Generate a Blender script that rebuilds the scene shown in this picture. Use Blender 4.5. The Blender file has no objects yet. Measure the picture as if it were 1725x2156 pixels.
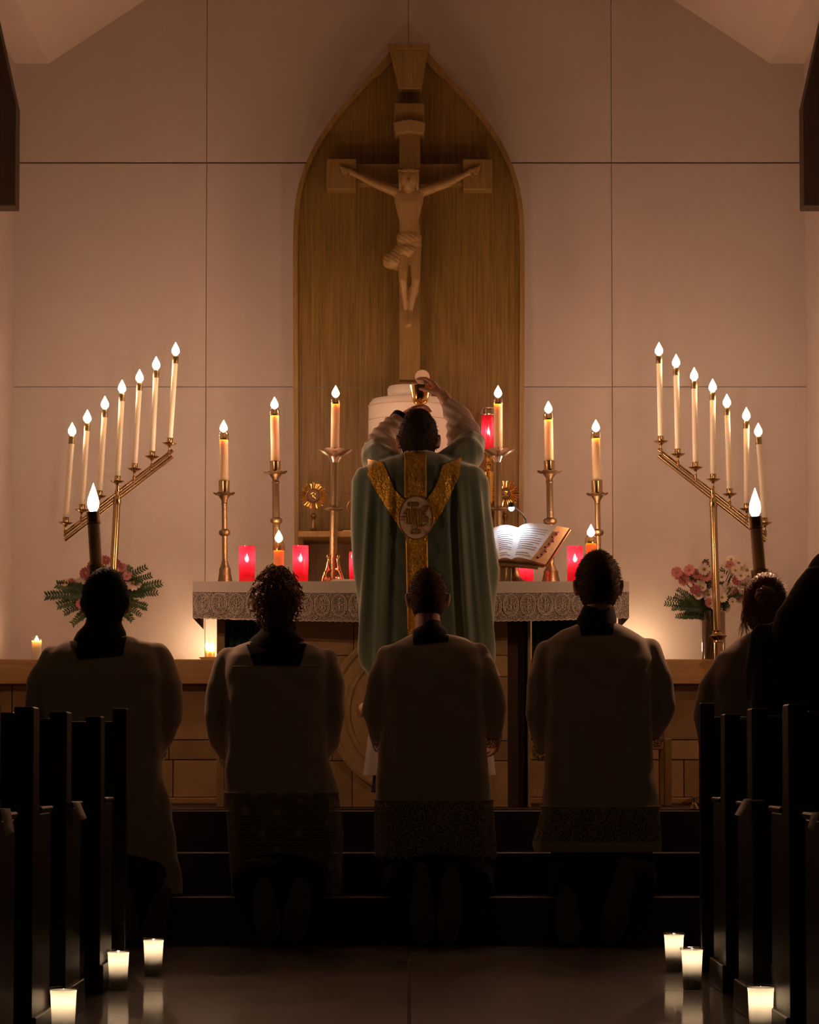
import bpy, bmesh, math, random
import numpy as np
from mathutils import Vector, Matrix
from mathutils.bvhtree import BVHTree
random.seed(7); np.random.seed(7)
PI = math.pi
scene = bpy.context.scene
COL = scene.collection

# ------------------------------------------------------------------ camera
F = 6000.0                      # focal length in pixels of the 1725 x 2156 frame
PITCH = math.radians(3.0)
PPY = 1605 - F * math.tan(PITCH)
CAMZ = 0.7
cam_d = bpy.data.cameras.new('camera')
cam = bpy.data.objects.new('camera', cam_d); COL.objects.link(cam)
cam.location = (0, 0, CAMZ)
cam.rotation_euler = (PI / 2 + PITCH, 0, 0)
cam_d.sensor_fit = 'HORIZONTAL'; cam_d.sensor_width = 36.0
cam_d.lens = F / 1725 * 36.0
cam_d.shift_y = (PPY - 1078) / 1725
cam_d.clip_start = 0.1; cam_d.clip_end = 100
scene.camera = cam
# ------------------------------------------------------------------ world, exposure
FLAME_W = 3.7                   # watts of one altar candle
LIGHT_COL = (1.0, 0.495, 0.29)
world = bpy.data.worlds.new('world'); scene.world = world
world.use_nodes = True
bg = world.node_tree.nodes['Background']
bg.inputs[0].default_value = (1.0, 0.58, 0.26, 1); bg.inputs[1].default_value = 0.013
scene.view_settings.view_transform = 'Standard'
scene.view_settings.look = 'None'
scene.view_settings.exposure = 0.06
scene.view_settings.gamma = 1.0
scene.view_settings.use_curve_mapping = False
scene.cycles.use_denoising = True
scene.cycles.sample_clamp_indirect = 1.5
scene.cycles.max_bounces = 8

_c, _s = math.cos(PITCH), math.sin(PITCH)
def ray(px, py):
    x = (px - 862.5) / F; y = -(py - PPY) / F
    return Vector((x, _c - y * _s, _s + y * _c))
def P(px, py, D):
    d = ray(px, py); k = D / d.y
    return Vector((d.x * k, D, CAMZ + d.z * k))
def M(D): return D / F          # metres per pixel at depth D
def ZOF(py, D): return P(862.5, py, D).z

# ------------------------------------------------------------------ materials
def srgb(c): return tuple((x / 12.92 if x <= .04045 else ((x + .055) / 1.055) ** 2.4) for x in c)
def new_mat(name):
    m = bpy.data.materials.new(name); m.use_nodes = True
    return m, m.node_tree.nodes, m.node_tree.links, m.node_tree.nodes['Principled BSDF']
def mat(name, col, rough=.6, metal=0.0, sheen=0.0, noise=0.0, nscale=30.0, bump=0.0, bscale=80.0, sss=0.0, sheentint=None, spec=None):
    m, N, L, b = new_mat(name)
    b.inputs['Base Color'].default_value = (*col, 1)
    b.inputs['Roughness'].default_value = rough
    b.inputs['Metallic'].default_value = metal
    if spec is not None: b.inputs['Specular IOR Level'].default_value = spec
    if sheen:
        b.inputs['Sheen Weight'].default_value = sheen
        if sheentint: b.inputs['Sheen Tint'].default_value = (*sheentint, 1)
    if sss:
        b.inputs['Subsurface Weight'].default_value = sss
        b.inputs['Subsurface Radius'].default_value = (1, .6, .4)
        b.inputs['Subsurface Scale'].default_value = .02
    tc = N.new('ShaderNodeTexCoord')
    if noise:
        n = N.new('ShaderNodeTexNoise'); n.inputs['Scale'].default_value = nscale; n.inputs['Detail'].default_value = 5
        L.new(tc.outputs['Object'], n.inputs['Vector'])
        r = N.new('ShaderNodeMapRange'); r.inputs['To Min'].default_value = 1 - noise; r.inputs['To Max'].default_value = 1 + noise
        L.new(n.outputs['Fac'], r.inputs['Value'])
        mx = N.new('ShaderNodeVectorMath'); mx.operation = 'SCALE'; mx.inputs[0].default_value = col
        L.new(r.outputs[0], mx.inputs['Scale']); L.new(mx.outputs[0], b.inputs['Base Color'])
    if bump:
        n2 = N.new('ShaderNodeTexNoise'); n2.inputs['Scale'].default_value = bscale; n2.inputs['Detail'].default_value = 4
        L.new(tc.outputs['Object'], n2.inputs['Vector'])
        bp = N.new('ShaderNodeBump'); bp.inputs['Strength'].default_value = bump; bp.inputs['Distance'].default_value = .01
        L.new(n2.outputs['Fac'], bp.inputs['Height']); L.new(bp.outputs[0], b.inputs['Normal'])
    return m
def wood(name, c1, c2, rough=.45, scale=(26, 26, 1.1), bump=.12, island=0.0):
    m, N, L, b = new_mat(name)
    tc = N.new('ShaderNodeTexCoord'); mp = N.new('ShaderNodeMapping'); mp.inputs['Scale'].default_value = scale
    L.new(tc.outputs['Object'], mp.inputs['Vector'])
    n = N.new('ShaderNodeTexNoise'); n.inputs['Scale'].default_value = 3.0; n.inputs['Detail'].default_value = 8; n.inputs['Roughness'].default_value = .65
    n.inputs['Distortion'].default_value = .6
    L.new(mp.outputs[0], n.inputs['Vector'])
    r = N.new('ShaderNodeValToRGB'); r.color_ramp.elements[0].position = .34; r.color_ramp.elements[1].position = .66
    r.color_ramp.elements[0].color = (*c1, 1); r.color_ramp.elements[1].color = (*c2, 1)
    L.new(n.outputs['Fac'], r.inputs[0])
    out = r.outputs[0]
    if island:
        g = N.new('ShaderNodeNewGeometry'); mr = N.new('ShaderNodeMapRange')
        mr.inputs['To Min'].default_value = 1 - island; mr.inputs['To Max'].default_value = 1 + island
        L.new(g.outputs['Random Per Island'], mr.inputs['Value'])
        vm = N.new('ShaderNodeVectorMath'); vm.operation = 'SCALE'
        L.new(out, vm.inputs[0]); L.new(mr.outputs[0], vm.inputs['Scale']); out = vm.outputs[0]
    L.new(out, b.inputs['Base Color'])
    b.inputs['Roughness'].default_value = rough
    bp = N.new('ShaderNodeBump'); bp.inputs['Strength'].default_value = bump; bp.inputs['Distance'].default_value = .004
    L.new(n.outputs['Fac'], bp.inputs['Height']); L.new(bp.outputs[0], b.inputs['Normal'])
    return m
def translucent(name, col, fac=.5, rough=.5, tcol=None, gloss=.08, stripes=0):
    m = bpy.data.materials.new(name); m.use_nodes = True
    N, L = m.node_tree.nodes, m.node_tree.links; N.clear()
    o = N.new('ShaderNodeOutputMaterial'); d = N.new('ShaderNodeBsdfDiffuse'); t = N.new('ShaderNodeBsdfTranslucent')
    d.inputs[0].default_value = (*col, 1); t.inputs[0].default_value = (*(tcol or col), 1)
    mx = N.new('ShaderNodeMixShader'); mx.inputs[0].default_value = fac
    L.new(d.outputs[0], mx.inputs[1]); L.new(t.outputs[0], mx.inputs[2])
    g = N.new('ShaderNodeBsdfGlossy'); g.inputs['Roughness'].default_value = rough
    m2 = N.new('ShaderNodeMixShader'); m2.inputs[0].default_value = gloss
    L.new(mx.outputs[0], m2.inputs[1]); L.new(g.outputs[0], m2.inputs[2]); L.new(m2.outputs[0], o.inputs[0])
    return m
def lace(name, col, scale, width, net=False):
    """cloth with holes: thread network from voronoi cell edges, or a square net"""
    m = bpy.data.materials.new(name); m.use_nodes = True
    N, L = m.node_tree.nodes, m.node_tree.links; N.clear()
    o = N.new('ShaderNodeOutputMaterial'); d = N.new('ShaderNodeBsdfDiffuse'); d.inputs[0].default_value = (*col, 1)
    tr = N.new('ShaderNodeBsdfTransparent'); mx = N.new('ShaderNodeMixShader')
    tc = N.new('ShaderNodeTexCoord')
    if net:
        sx = N.new('ShaderNodeSeparateXYZ'); L.new(tc.outputs['Object'], sx.inputs[0])
        outs = []
        for ax in ('X', 'Z'):
            mu = N.new('ShaderNodeMath'); mu.operation = 'MULTIPLY'; mu.inputs[1].default_value = scale
            L.new(sx.outputs[ax], mu.inputs[0])
            fr = N.new('ShaderNodeMath'); fr.operation = 'FRACT'; L.new(mu.outputs[0], fr.inputs[0])
            lt = N.new('ShaderNodeMath'); lt.operation = 'LESS_THAN'; lt.inputs[1].default_value = width
            L.new(fr.outputs[0], lt.inputs[0]); outs.append(lt)
        ma = N.new('ShaderNodeMath'); ma.operation = 'MAXIMUM'
        L.new(outs[0].outputs[0], ma.inputs[0]); L.new(outs[1].outputs[0], ma.inputs[1])
        # embroidered sprigs
        v = N.new('ShaderNodeTexVoronoi'); v.inputs['Scale'].default_value = 14; L.new(tc.outputs['Object'], v.inputs['Vector'])
        l2 = N.new('ShaderNodeMath'); l2.operation = 'LESS_THAN'; l2.inputs[1].default_value = .22; L.new(v.outputs['Distance'], l2.inputs[0])
        m3 = N.new('ShaderNodeMath'); m3.operation = 'MAXIMUM'; L.new(ma.outputs[0], m3.inputs[0]); L.new(l2.outputs[0], m3.inputs[1])
        fac = m3.outputs[0]
    else:
        v = N.new('ShaderNodeTexVoronoi'); v.feature = 'DISTANCE_TO_EDGE'; v.inputs['Scale'].default_value = scale
        L.new(tc.outputs['Object'], v.inputs['Vector'])
        lt = N.new('ShaderNodeMath'); lt.operation = 'LESS_THAN'; lt.inputs[1].default_value = width
        L.new(v.outputs['Distance'], lt.inputs[0]); fac = lt.outputs[0]
    L.new(fac, mx.inputs[0]); L.new(tr.outputs[0], mx.inputs[1]); L.new(d.outputs[0], mx.inputs[2]); L.new(mx.outputs[0], o.inputs[0])
    return m
def emis(name, col, strength, see=True):
    m = bpy.data.materials.new(name); m.use_nodes = True
    N, L = m.node_tree.nodes, m.node_tree.links; N.clear()
    o = N.new('ShaderNodeOutputMaterial'); e = N.new('ShaderNodeEmission')
    e.inputs[0].default_value = (*col, 1); e.inputs[1].default_value = strength
    if see:   # a flame adds light and hides nothing
        t = N.new('ShaderNodeBsdfTransparent'); a = N.new('ShaderNodeAddShader')
        L.new(e.outputs[0], a.inputs[0]); L.new(t.outputs[0], a.inputs[1]); L.new(a.outputs[0], o.inputs[0])
    else: L.new(e.outputs[0], o.inputs[0])
    m.cycles.emission_sampling = 'NONE'
    return m
def glass(name, col=(1, 1, 1), rough=.05, fac=.12, dens=0.0):
    """thin clear glass: see-through with a gloss"""
    m = bpy.data.materials.new(name); m.use_nodes = True
    N, L = m.node_tree.nodes, m.node_tree.links; N.clear()
    o = N.new('ShaderNodeOutputMaterial'); t = N.new('ShaderNodeBsdfTransparent'); t.inputs[0].default_value = (*col, 1)
    g = N.new('ShaderNodeBsdfGlossy'); g.inputs['Roughness'].default_value = rough
    fr = N.new('ShaderNodeLayerWeight'); fr.inputs[0].default_value = .35
    mr = N.new('ShaderNodeMapRange'); mr.inputs['To Min'].default_value = fac * .5; mr.inputs['To Max'].default_value = .6
    L.new(fr.outputs['Facing'], mr.inputs[0])
    mx = N.new('ShaderNodeMixShader'); L.new(mr.outputs[0], mx.inputs[0]); L.new(t.outputs[0], mx.inputs[1]); L.new(g.outputs[0], mx.inputs[2])
    L.new(mx.outputs[0], o.inputs[0])
    return m

def waxy(name, col):
    m, N, L, b = new_mat(name)
    b.inputs['Base Color'].default_value = (*col, 1); b.inputs['Roughness'].default_value = .45
    b.inputs['Subsurface Weight'].default_value = 1.0; b.inputs['Subsurface Radius'].default_value = (1, .62, .36); b.inputs['Subsurface Scale'].default_value = .03
    return m
MT = {}
MT['wall'] = mat('painted_wall', (.60, .535, .495), .8, noise=.03, nscale=3, bump=.05, bscale=60)
MT['groove'] = mat('dark_groove', (.18, .14, .1), .9)
MT['ceiling'] = mat('ceiling_plaster', (.68, .60, .53), .85)
MT['beam'] = wood('dark_beam', (.03, .018, .008), (.06, .035, .016), .6)
MT['oak'] = wood('oak_panel', (.11, .065, .010), (.235, .143, .026), .5, (34, 34, .9), .25)
MT['oaktrim'] = wood('oak_trim', (.19, .11, .027), (.30, .19, .05), .5, (20, 20, 1.5))
MT['carved'] = wood('carved_wood', (.27, .17, .055), (.33, .21, .07), .5, (16, 16, 2), .05)
MT['crosswood'] = wood('cross_wood', (.18, .105, .028), (.26, .16, .045), .5, (26, 26, 1.2), .15)
MT['ledge'] = wood('ledge_wood', (.36, .21, .07), (.5, .31, .11), .45, (1.2, 26, 26))
MT['stone'] = wood('wainscot_stone', (.34, .225, .095), (.45, .30, .13), .7, (3, 3, 3), .1, island=.25)
MT['mortar'] = mat('mortar', (.08, .05, .025), .9)
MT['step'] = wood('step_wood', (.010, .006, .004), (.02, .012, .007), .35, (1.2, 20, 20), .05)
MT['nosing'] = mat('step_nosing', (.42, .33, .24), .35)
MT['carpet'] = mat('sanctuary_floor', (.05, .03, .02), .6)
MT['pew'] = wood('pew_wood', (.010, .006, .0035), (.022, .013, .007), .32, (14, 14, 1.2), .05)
MT['brass'] = mat('brass', (.52, .38, .19), .25, 1.0)
MT['brassdull'] = mat('aged_brass', (.27, .195, .105), .45, 1.0, bump=.25, bscale=140)
MT['brassdark'] = mat('dark_bronze', (.20, .12, .05), .4, 1.0)
MT['gold'] = mat('polished_gold', (.95, .62, .17), .13, 1.0)
MT['silver'] = mat('plated_metal', (.65, .55, .45), .25, 1.0)
MT['wax'] = waxy('white_wax', (.93, .86, .74))
MT['beeswax'] = waxy('orange_wax', (.95, .60, .26))
MT['torchwax'] = mat('torch_wax', (.42, .30, .14), .5)
MT['flame'] = emis('flame', (1.0, .78, .5), 22)
MT['absorber'] = mat('light_absorber', (.10, .07, .045), .7)  # dark only to soak up light bouncing inside the floor cups
MT['wick'] = mat('wick', (.01, .01, .01), .9)
MT['redglass'] = translucent('red_glass', (.50, .012, .03), .75, .1, tcol=(.95, .03, .08), gloss=.05)
_N, _L = MT['redglass'].node_tree.nodes, MT['redglass'].node_tree.links
_o = [n for n in _N if n.type == 'OUTPUT_MATERIAL'][0]; _src = _o.inputs[0].links[0].from_socket
_t = _N.new('ShaderNodeBsdfTransparent'); _t.inputs[0].default_value = (1, .12, .18, 1)
_m = _N.new('ShaderNodeMixShader'); _m.inputs[0].default_value = .22
_L.new(_src, _m.inputs[1]); _L.new(_t.outputs[0], _m.inputs[2]); _L.new(_m.outputs[0], _o.inputs[0])
MT['whitecup'] = translucent('white_votive_plastic', (.50, .46, .40), .7, .3, tcol=(.62, .56, .47), gloss=.06)
MT['clear'] = glass('clear_glass')
MT['follower'] = glass('glass_follower', (.75, .6, .42), .08, .3)
MT['vase'] = glass('dark_glass_vase', (.35, .28, .2), .06, .3)
MT['ceramic'] = mat('pale_ceramic', (.55, .45, .34), .35)
MT['cloth'] = translucent('altar_linen', (.92, .87, .80), .05, gloss=.0)
MT['lacethread'] = mat('lace_thread', (.92, .86, .78), .9)
MT['altarlace'] = lace('altar_lace', (.80, .73, .65), 170, .11)
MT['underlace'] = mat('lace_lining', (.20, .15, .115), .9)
MT['tab'] = mat('white_veil', (.60, .55, .49), .6, bump=.1, bscale=12)
MT['tabline'] = mat('veil_band', (.50, .40, .30), .7)
MT['velvet'] = mat('green_velvet', (.078, .130, .078), .75, sheen=1.0, sheentint=(.85, .9, .8), noise=.22, nscale=60)
MT['orphrey'] = mat('gold_brocade', (.80, .47, .05), .38, .45, noise=.45, nscale=70, bump=.9, bscale=90)
MT['orphreylight'] = mat('bright_gold_braid', (.95, .66, .18), .3, .5)
MT['goldthread'] = mat('gold_thread', (.36, .20, .02), .45, .4)
MT['medal'] = mat('medallion_satin', (.96, .80, .60), .6, noise=.06, nscale=200)
MT['alb'] = translucent('alb_linen', (.78, .70, .64), .3, gloss=0)
MT['surplice'] = mat('surplice_linen', (.66, .58, .47), .9, noise=.06, nscale=25, bump=.06, bscale=500, sheen=.15)
MT['surplace'] = lace('surplice_lace', (.52, .45, .36), 110, .16)
MT['surnet'] = lace('surplice_net', (.52, .45, .36), 150, .34, net=True)
MT['cassock'] = mat('black_cassock', (.006, .005, .005), .85)
MT['shoe'] = mat('black_shoe', (.012, .010, .009), .5)
MT['sole'] = mat('shoe_sole', (.17, .12, .09), .8, bump=.3, bscale=120)
MT['skin'] = mat('skin', (.62, .36, .24), .55, noise=.05)
MT['skindark'] = mat('skin_tan', (.38, .22, .14), .55, noise=.05)
MT['hairblack'] = mat('black_hair', (.012, .008, .006), .8, spec=.15)
MT['hairbrown'] = mat('brown_hair', (.075, .04, .018), .8, spec=.15)
MT['haircurl'] = mat('auburn_hair', (.20, .08, .028), .5)
MT['hairred'] = mat('chestnut_hair', (.30, .13, .05), .45)
MT['hairgrey'] = mat('greying_hair', (.035, .022, .016), .8, spec=.15, noise=.4, nscale=60)
MT['coat'] = mat('dark_knit', (.02, .014, .011), .95, noise=.3, nscale=80)
MT['gown'] = mat('grey_gown', (.36, .30, .25), .9, noise=.1, nscale=40)
MT['page'] = translucent('page_paper', (.82, .82, .80), .1, gloss=0)
MT['ink'] = mat('ink_lines', (.42, .42, .46), .9)
MT['pageedge'] = mat('page_block', (.50, .32, .15), .7, noise=.2, nscale=40)
MT['cover'] = mat('book_leather', (.26, .10, .035), .45)
MT['tabred'] = mat('page_tabs', (.20, .015, .01), .6)
MT['led'] = emis('led', (.75, .85, 1.0), 30, False)
MT['blackplastic'] = mat('black_plastic', (.015, .015, .015), .4)
MT['leaf'] = mat('fern_leaf', (.045, .10, .025), .55, noise=.3, nscale=40)
MT['leafdark'] = mat('dark_leaf', (.03, .07, .025), .5, noise=.3, nscale=40)
MT['petalw'] = translucent('white_petal', (.80, .70, .60), .3, gloss=0)
MT['petalp'] = translucent('pink_petal', (.62, .26, .27), .3, gloss=0)
MT['petalm'] = translucent('dusky_petal', (.34, .10, .13), .3, gloss=0)
MT['flowercentre'] = mat('flower_centre', (.30, .20, .03), .8)
MT['host'] = translucent('host_bread', (.95, .86, .76), .6, gloss=0)
MT['paper'] = mat('white_paper', (.88, .82, .74), .8)
MT['green'] = mat('green_hanging', (.012, .045, .035), .8)
MT['relief'] = wood('emblem_stone', (.42, .28, .12), (.55, .37, .17), .7, (8, 8, 8), .3)
MT['reliefdark'] = mat('emblem_groove', (.14, .085, .035), .8)

def floor_mat():
    m, N, L, b = new_mat('polished_floor')
    tc = N.new('ShaderNodeTexCoord'); mp = N.new('ShaderNodeMapping'); mp.inputs['Scale'].default_value = (1.6, .55, 1)
    L.new(tc.outputs['Object'], mp.inputs['Vector'])
    n = N.new('ShaderNodeTexNoise'); n.inputs['Scale'].default_value = 2.2; n.inputs['Detail'].default_value = 6
    L.new(mp.outputs[0], n.inputs['Vector'])
    r = N.new('ShaderNodeValToRGB'); r.color_ramp.elements[0].position = .35; r.color_ramp.elements[1].position = .7
    r.color_ramp.elements[0].color = (.07, .05, .03, 1); r.color_ramp.elements[1].color = (.17, .125, .08, 1)
    L.new(n.outputs['Fac'], r.inputs[0]); L.new(r.outputs[0], b.inputs['Base Color'])
    b.inputs['Roughness'].default_value = .42
    b.inputs['Coat Weight'].default_value = .7; b.inputs['Coat Roughness'].default_value = .09
    n2 = N.new('ShaderNodeTexNoise'); n2.inputs['Scale'].default_value = 9; n2.inputs['Detail'].default_value = 3
    L.new(tc.outputs['Object'], n2.inputs['Vector'])
    bp = N.new('ShaderNodeBump'); bp.inputs['Strength'].default_value = .035; bp.inputs['Distance'].default_value = .01
    L.new(n2.outputs['Fac'], bp.inputs['Height']); L.new(bp.outputs[0], b.inputs['Normal']); L.new(bp.outputs[0], b.inputs['Coat Normal'])
    return m
MT['floor'] = floor_mat()

# ------------------------------------------------------------------ mesh helpers
def basis(d):
    d = Vector(d).normalized()
    a = Vector((0, 0, 1)) if abs(d.z) < .9 else Vector((1, 0, 0))
    u = d.cross(a).normalized(); v = u.cross(d).normalized()
    return u, v, d
class MB:
    def __init__(s): s.v = []; s.f = []
    def add(s, vs, fs):
        o = len(s.v); s.v += [tuple(x) for x in vs]; s.f += [tuple(i + o for i in f) for f in fs]; return s
    def rings(s, R, c0=True, c1=True, closed=True):
        n = len(R[0]); vs = [p for r in R for p in r]; fs = []
        for i in range(len(R) - 1):
            for j in range(n if closed else n - 1):
                k = (j + 1) % n
                fs.append((i * n + j, i * n + k, (i + 1) * n + k, (i + 1) * n + j))
        if c0: fs.append(tuple(range(n - 1, -1, -1)))
        if c1: fs.append(tuple((len(R) - 1) * n + j for j in range(n)))
        return s.add(vs, fs)
    def box(s, a, b):
        x0, y0, z0 = (min(a[i], b[i]) for i in range(3)); x1, y1, z1 = (max(a[i], b[i]) for i in range(3))
        v = [(x0, y0, z0), (x1, y0, z0), (x1, y1, z0), (x0, y1, z0), (x0, y0, z1), (x1, y0, z1), (x1, y1, z1), (x0, y1, z1)]
        return s.add(v, [(3, 2, 1, 0), (4, 5, 6, 7), (0, 1, 5, 4), (1, 2, 6, 5), (2, 3, 7, 6), (3, 0, 4, 7)])
    def prism(s, poly, axis, a, b):
        """poly: 2D points in the plane across axis ('x': (y,z), 'y': (x,z), 'z': (x,y))"""
        def q(p, t): return (t, p[0], p[1]) if axis == 'x' else (p[0], t, p[1]) if axis == 'y' else (p[0], p[1], t)
        n = len(poly)
        return s.add([q(p, a) for p in poly] + [q(p, b) for p in poly],
                     [tuple(range(n)), tuple(range(2 * n - 1, n - 1, -1))] + [(i, i + n, (i + 1) % n + n, (i + 1) % n) for i in range(n)])
    def lathe(s, base, d, prof, n=20, c0=True, c1=True):
        u, v, d = basis(d); base = Vector(base)
        R = [[base + d * t + (u * math.cos(2 * PI * k / n) + v * math.sin(2 * PI * k / n)) * r for k in range(n)] for r, t in prof]
        return s.rings(R, c0, c1)
    def tube(s, pts, rad, n=8, cap=True):
        pts = [Vector(p) for p in pts]
        if not hasattr(rad, '__len__'): rad = [rad] * len(pts)
        R = []; prev = None
        for i, p in enumerate(pts):
            d = (pts[min(i + 1, len(pts) - 1)] - pts[max(i - 1, 0)])
            if d.length < 1e-9: d = Vector((0, 0, 1))
            d.normalize()
            if prev is None: u, v, _ = basis(d)
            else:
                u = prev - d * prev.dot(d)
                u = u.normalized() if u.length > 1e-6 else basis(d)[0]
                v = u.cross(d).normalized()
            prev = u
            R.append([p + (u * math.cos(2 * PI * k / n) + v * math.sin(2 * PI * k / n)) * rad[i] for k in range(n)])
        return s.rings(R, cap, cap)
    def ell(s, c, r, n=16, m=10, rot=None):
        c = Vector(c); R = []
        for i in range(1, m):
            t = PI * i / m
            ring = []
            for k in range(n):
                q = Vector((r[0] * math.sin(t) * math.cos(2 * PI * k / n), r[1] * math.sin(t) * math.sin(2 * PI * k / n), -r[2] * math.cos(t)))
                ring.append(c + (rot @ q if rot else q))
            R.append(ring)
        return s.rings(R)
    def capsule(s, a, b, ra, rb=None, n=14):
        rb = ra if rb is None else rb
        s.ell(a, (ra,) * 3, n, 8); s.ell(b, (rb,) * 3, n, 8)
        if (Vector(a) - Vector(b)).length > 1e-5: s.tube([a, b], [ra, rb], n)
        return s
LOC = {}
def mesh_of(name, v, f):
    me = bpy.data.meshes.new(name); me.from_pydata([tuple(p) for p in v], [], f); me.update()
    bm = bmesh.new(); bm.from_mesh(me); bmesh.ops.recalc_face_normals(bm, faces=bm.faces); bm.to_mesh(me); bm.free()
    return me
def obj(name, g, m, parent=None, smooth=True, bevel=0.0, loc=None, sharp=40):
    """link one mesh object; g is an MB or a mesh in world coordinates"""
    if loc is not None: base = Vector(loc)
    elif parent is not None: base = LOC[parent.name]
    else:
        vs = np.array(g.v) if isinstance(g, MB) else np.array([q.co for q in g.vertices])
        mn, mx = vs.min(0), vs.max(0); base = Vector(((mn[0] + mx[0]) / 2, (mn[1] + mx[1]) / 2, mn[2]))
    me = mesh_of(name, g.v, g.f) if isinstance(g, MB) else g
    me.transform(Matrix.Translation(-base))
    o = bpy.data.objects.new(name, me); COL.objects.link(o)
    if parent is not None: o.parent = parent
    else: o.location = base
    LOC[o.name] = base
    me.materials.append(MT[m] if isinstance(m, str) else m)
    if smooth:
        me.polygons.foreach_set('use_smooth', [True] * len(me.polygons))
        try: me.set_sharp_from_angle(angle=math.radians(sharp))
        except Exception: pass
    if bevel:
        b = o.modifiers.new('bevel', 'BEVEL'); b.width = bevel; b.segments = 2; b.limit_method = 'ANGLE'
    return o
def tag(o, label, cat, group=None):
    o['label'] = label; o['category'] = cat
    if group: o['group'] = group
    return o
def thing(name, label, cat, loc, group=None):
    o = bpy.data.objects.new(name, None); COL.objects.link(o); o.location = loc; LOC[o.name] = Vector(loc)
    o.empty_display_size = .05
    return tag(o, label, cat, group)
def struct(name, mb, m, **k):
    o = obj(name, mb, m, **k); o['kind'] = 'structure'; return o
def remesh(mb, voxel=.008, smooth=4, fac=.5):
    me = mesh_of('tmp', mb.v, mb.f); o = bpy.data.objects.new('tmp', me); COL.objects.link(o)
    r = o.modifiers.new('r', 'REMESH'); r.mode = 'VOXEL'; r.voxel_size = voxel
    if smooth:
        q = o.modifiers.new('s', 'SMOOTH'); q.factor = fac; q.iterations = smooth
    dg = bpy.context.evaluated_depsgraph_get(); dg.update()
    out = bpy.data.meshes.new_from_object(o.evaluated_get(dg))
    bpy.data.objects.remove(o); bpy.data.meshes.remove(me)
    return out
def verts(me):
    a = np.empty(len(me.vertices) * 3, np.float32); me.vertices.foreach_get('co', a); return a.reshape(-1, 3).astype(float)
def norms(me):
    a = np.empty(len(me.vertices) * 3, np.float32); me.vertices.foreach_get('normal', a); return a.reshape(-1, 3).astype(float)
def setv(me, v):
    me.vertices.foreach_set('co', v.astype(np.float32).ravel()); me.update()
LAMPS = {}
def lamp(loc, watts, parent, col=LIGHT_COL, r=.012):
    key = (round(watts, 4), col, r)
    if key not in LAMPS:
        l = bpy.data.lights.new('flame_light', 'POINT'); l.energy = watts; l.color = col; l.shadow_soft_size = r; LAMPS[key] = l
    o = bpy.data.objects.new('flame_light', LAMPS[key]); COL.objects.link(o)
    o.parent = parent; o.location = Vector(loc) - LOC[parent.name]
    return o
def flame_mb(p, h=.055, r=.013, d=(0, 0, 1)):
    prof = [(.001, 0), (.55, .08), (.92, .22), (1, .36), (.86, .52), (.55, .70), (.24, .87), (.02, 1)]
    return MB().lathe(p, d, [(max(a * r, .0004), t * h) for a, t in prof], 14)
def flame(p, parent, h=.055, r=.013, watts=FLAME_W, col=LIGHT_COL):
    obj('flame', flame_mb(p, h, r), 'flame', parent)
    lamp(Vector(p) + Vector((0, 0, h * .4)), watts, parent, col)

# ------------------------------------------------------------------ room shell
DW = 14.06                       # back wall
XS = 1.97                        # side walls of the sanctuary
zpl = .502                       # sanctuary platform
D0, TR = 11.05, .30              # first riser, tread
mb = MB()
def wx(px): return P(px, 900, DW).x
def wz(py): return P(862, py, DW).z
cols = [-XS - .3, wx(12), wx(433), wx(1290), wx(1716), XS + .3]
rows = [zpl, wz(814), wz(342), wz(-260)]
g = .0012
for i in range(5):
    for j in range(3):
        if i == 2 and j == 2:
            xm = wx(860)
            mb.box((cols[i] + g, DW, rows[j] + .004), (xm - .001, DW + .03, rows[j + 1] - g))
            mb.box((xm + .001, DW, rows[j] + .004), (cols[i + 1] - g, DW + .03, rows[j + 1] - g))
        else:
            mb.box((cols[i] + g, DW + (.005 if j < 2 else 0), rows[j] + (.004 if j == 2 else .0012)), (cols[i + 1] - g, DW + .03, rows[j + 1] - (.004 if j == 1 else .0012)))
struct('wall_back', mb, 'wall', smooth=False, bevel=.002)
struct('trim_1', MB().box((-XS - .3, DW + .02, zpl), (XS + .3, DW + .05, wz(-260))), 'wall', smooth=False)
top = wz(-260)
struct('wall_left', MB().box((-XS - .1, 11.65, zpl), (-XS, DW + .05, top)), 'wall', smooth=False)
struct('wall_right', MB().box((XS, 11.65, zpl), (XS + .1, DW + .05, top)), 'wall', smooth=False)
# ceiling: flat soffit beside the walls, then slopes up to a ridge
xe, ze = wx(97), wz(134)
sl = (wz(0) - ze) / (wx(302) - xe)
zr = ze + sl * (0 - xe)
prof = [(-XS - .1, ze), (xe, ze), (0, zr), (-xe, ze), (XS + .1, ze)]
poly = prof + [(x, z + .08) for x, z in reversed(prof)]
struct('ceiling', MB().prism(poly, 'y', 11.3, DW), 'ceiling', smooth=False)
# timber knees on the side walls
for s, pxs in ((-1, (33, 0)), (1, (1692, 1725))):
    D = 13.05
    x0 = P(pxs[0], 300, D).x
    zb, zk = ZOF(433, D), ZOF(220, D)
    xo = s * XS
    slope = (ZOF(75, D) - zk) / abs(P(pxs[1], 300, D).x - x0)
    zt = zk + slope * abs(xo - x0)
    o = struct('trim_2' if s < 0 else 'trim_3', MB().prism([(xo, zb), (x0, zb), (x0, zk), (xo, zt)], 'y', D, D + .14), 'beam', smooth=False, bevel=.004)
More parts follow.
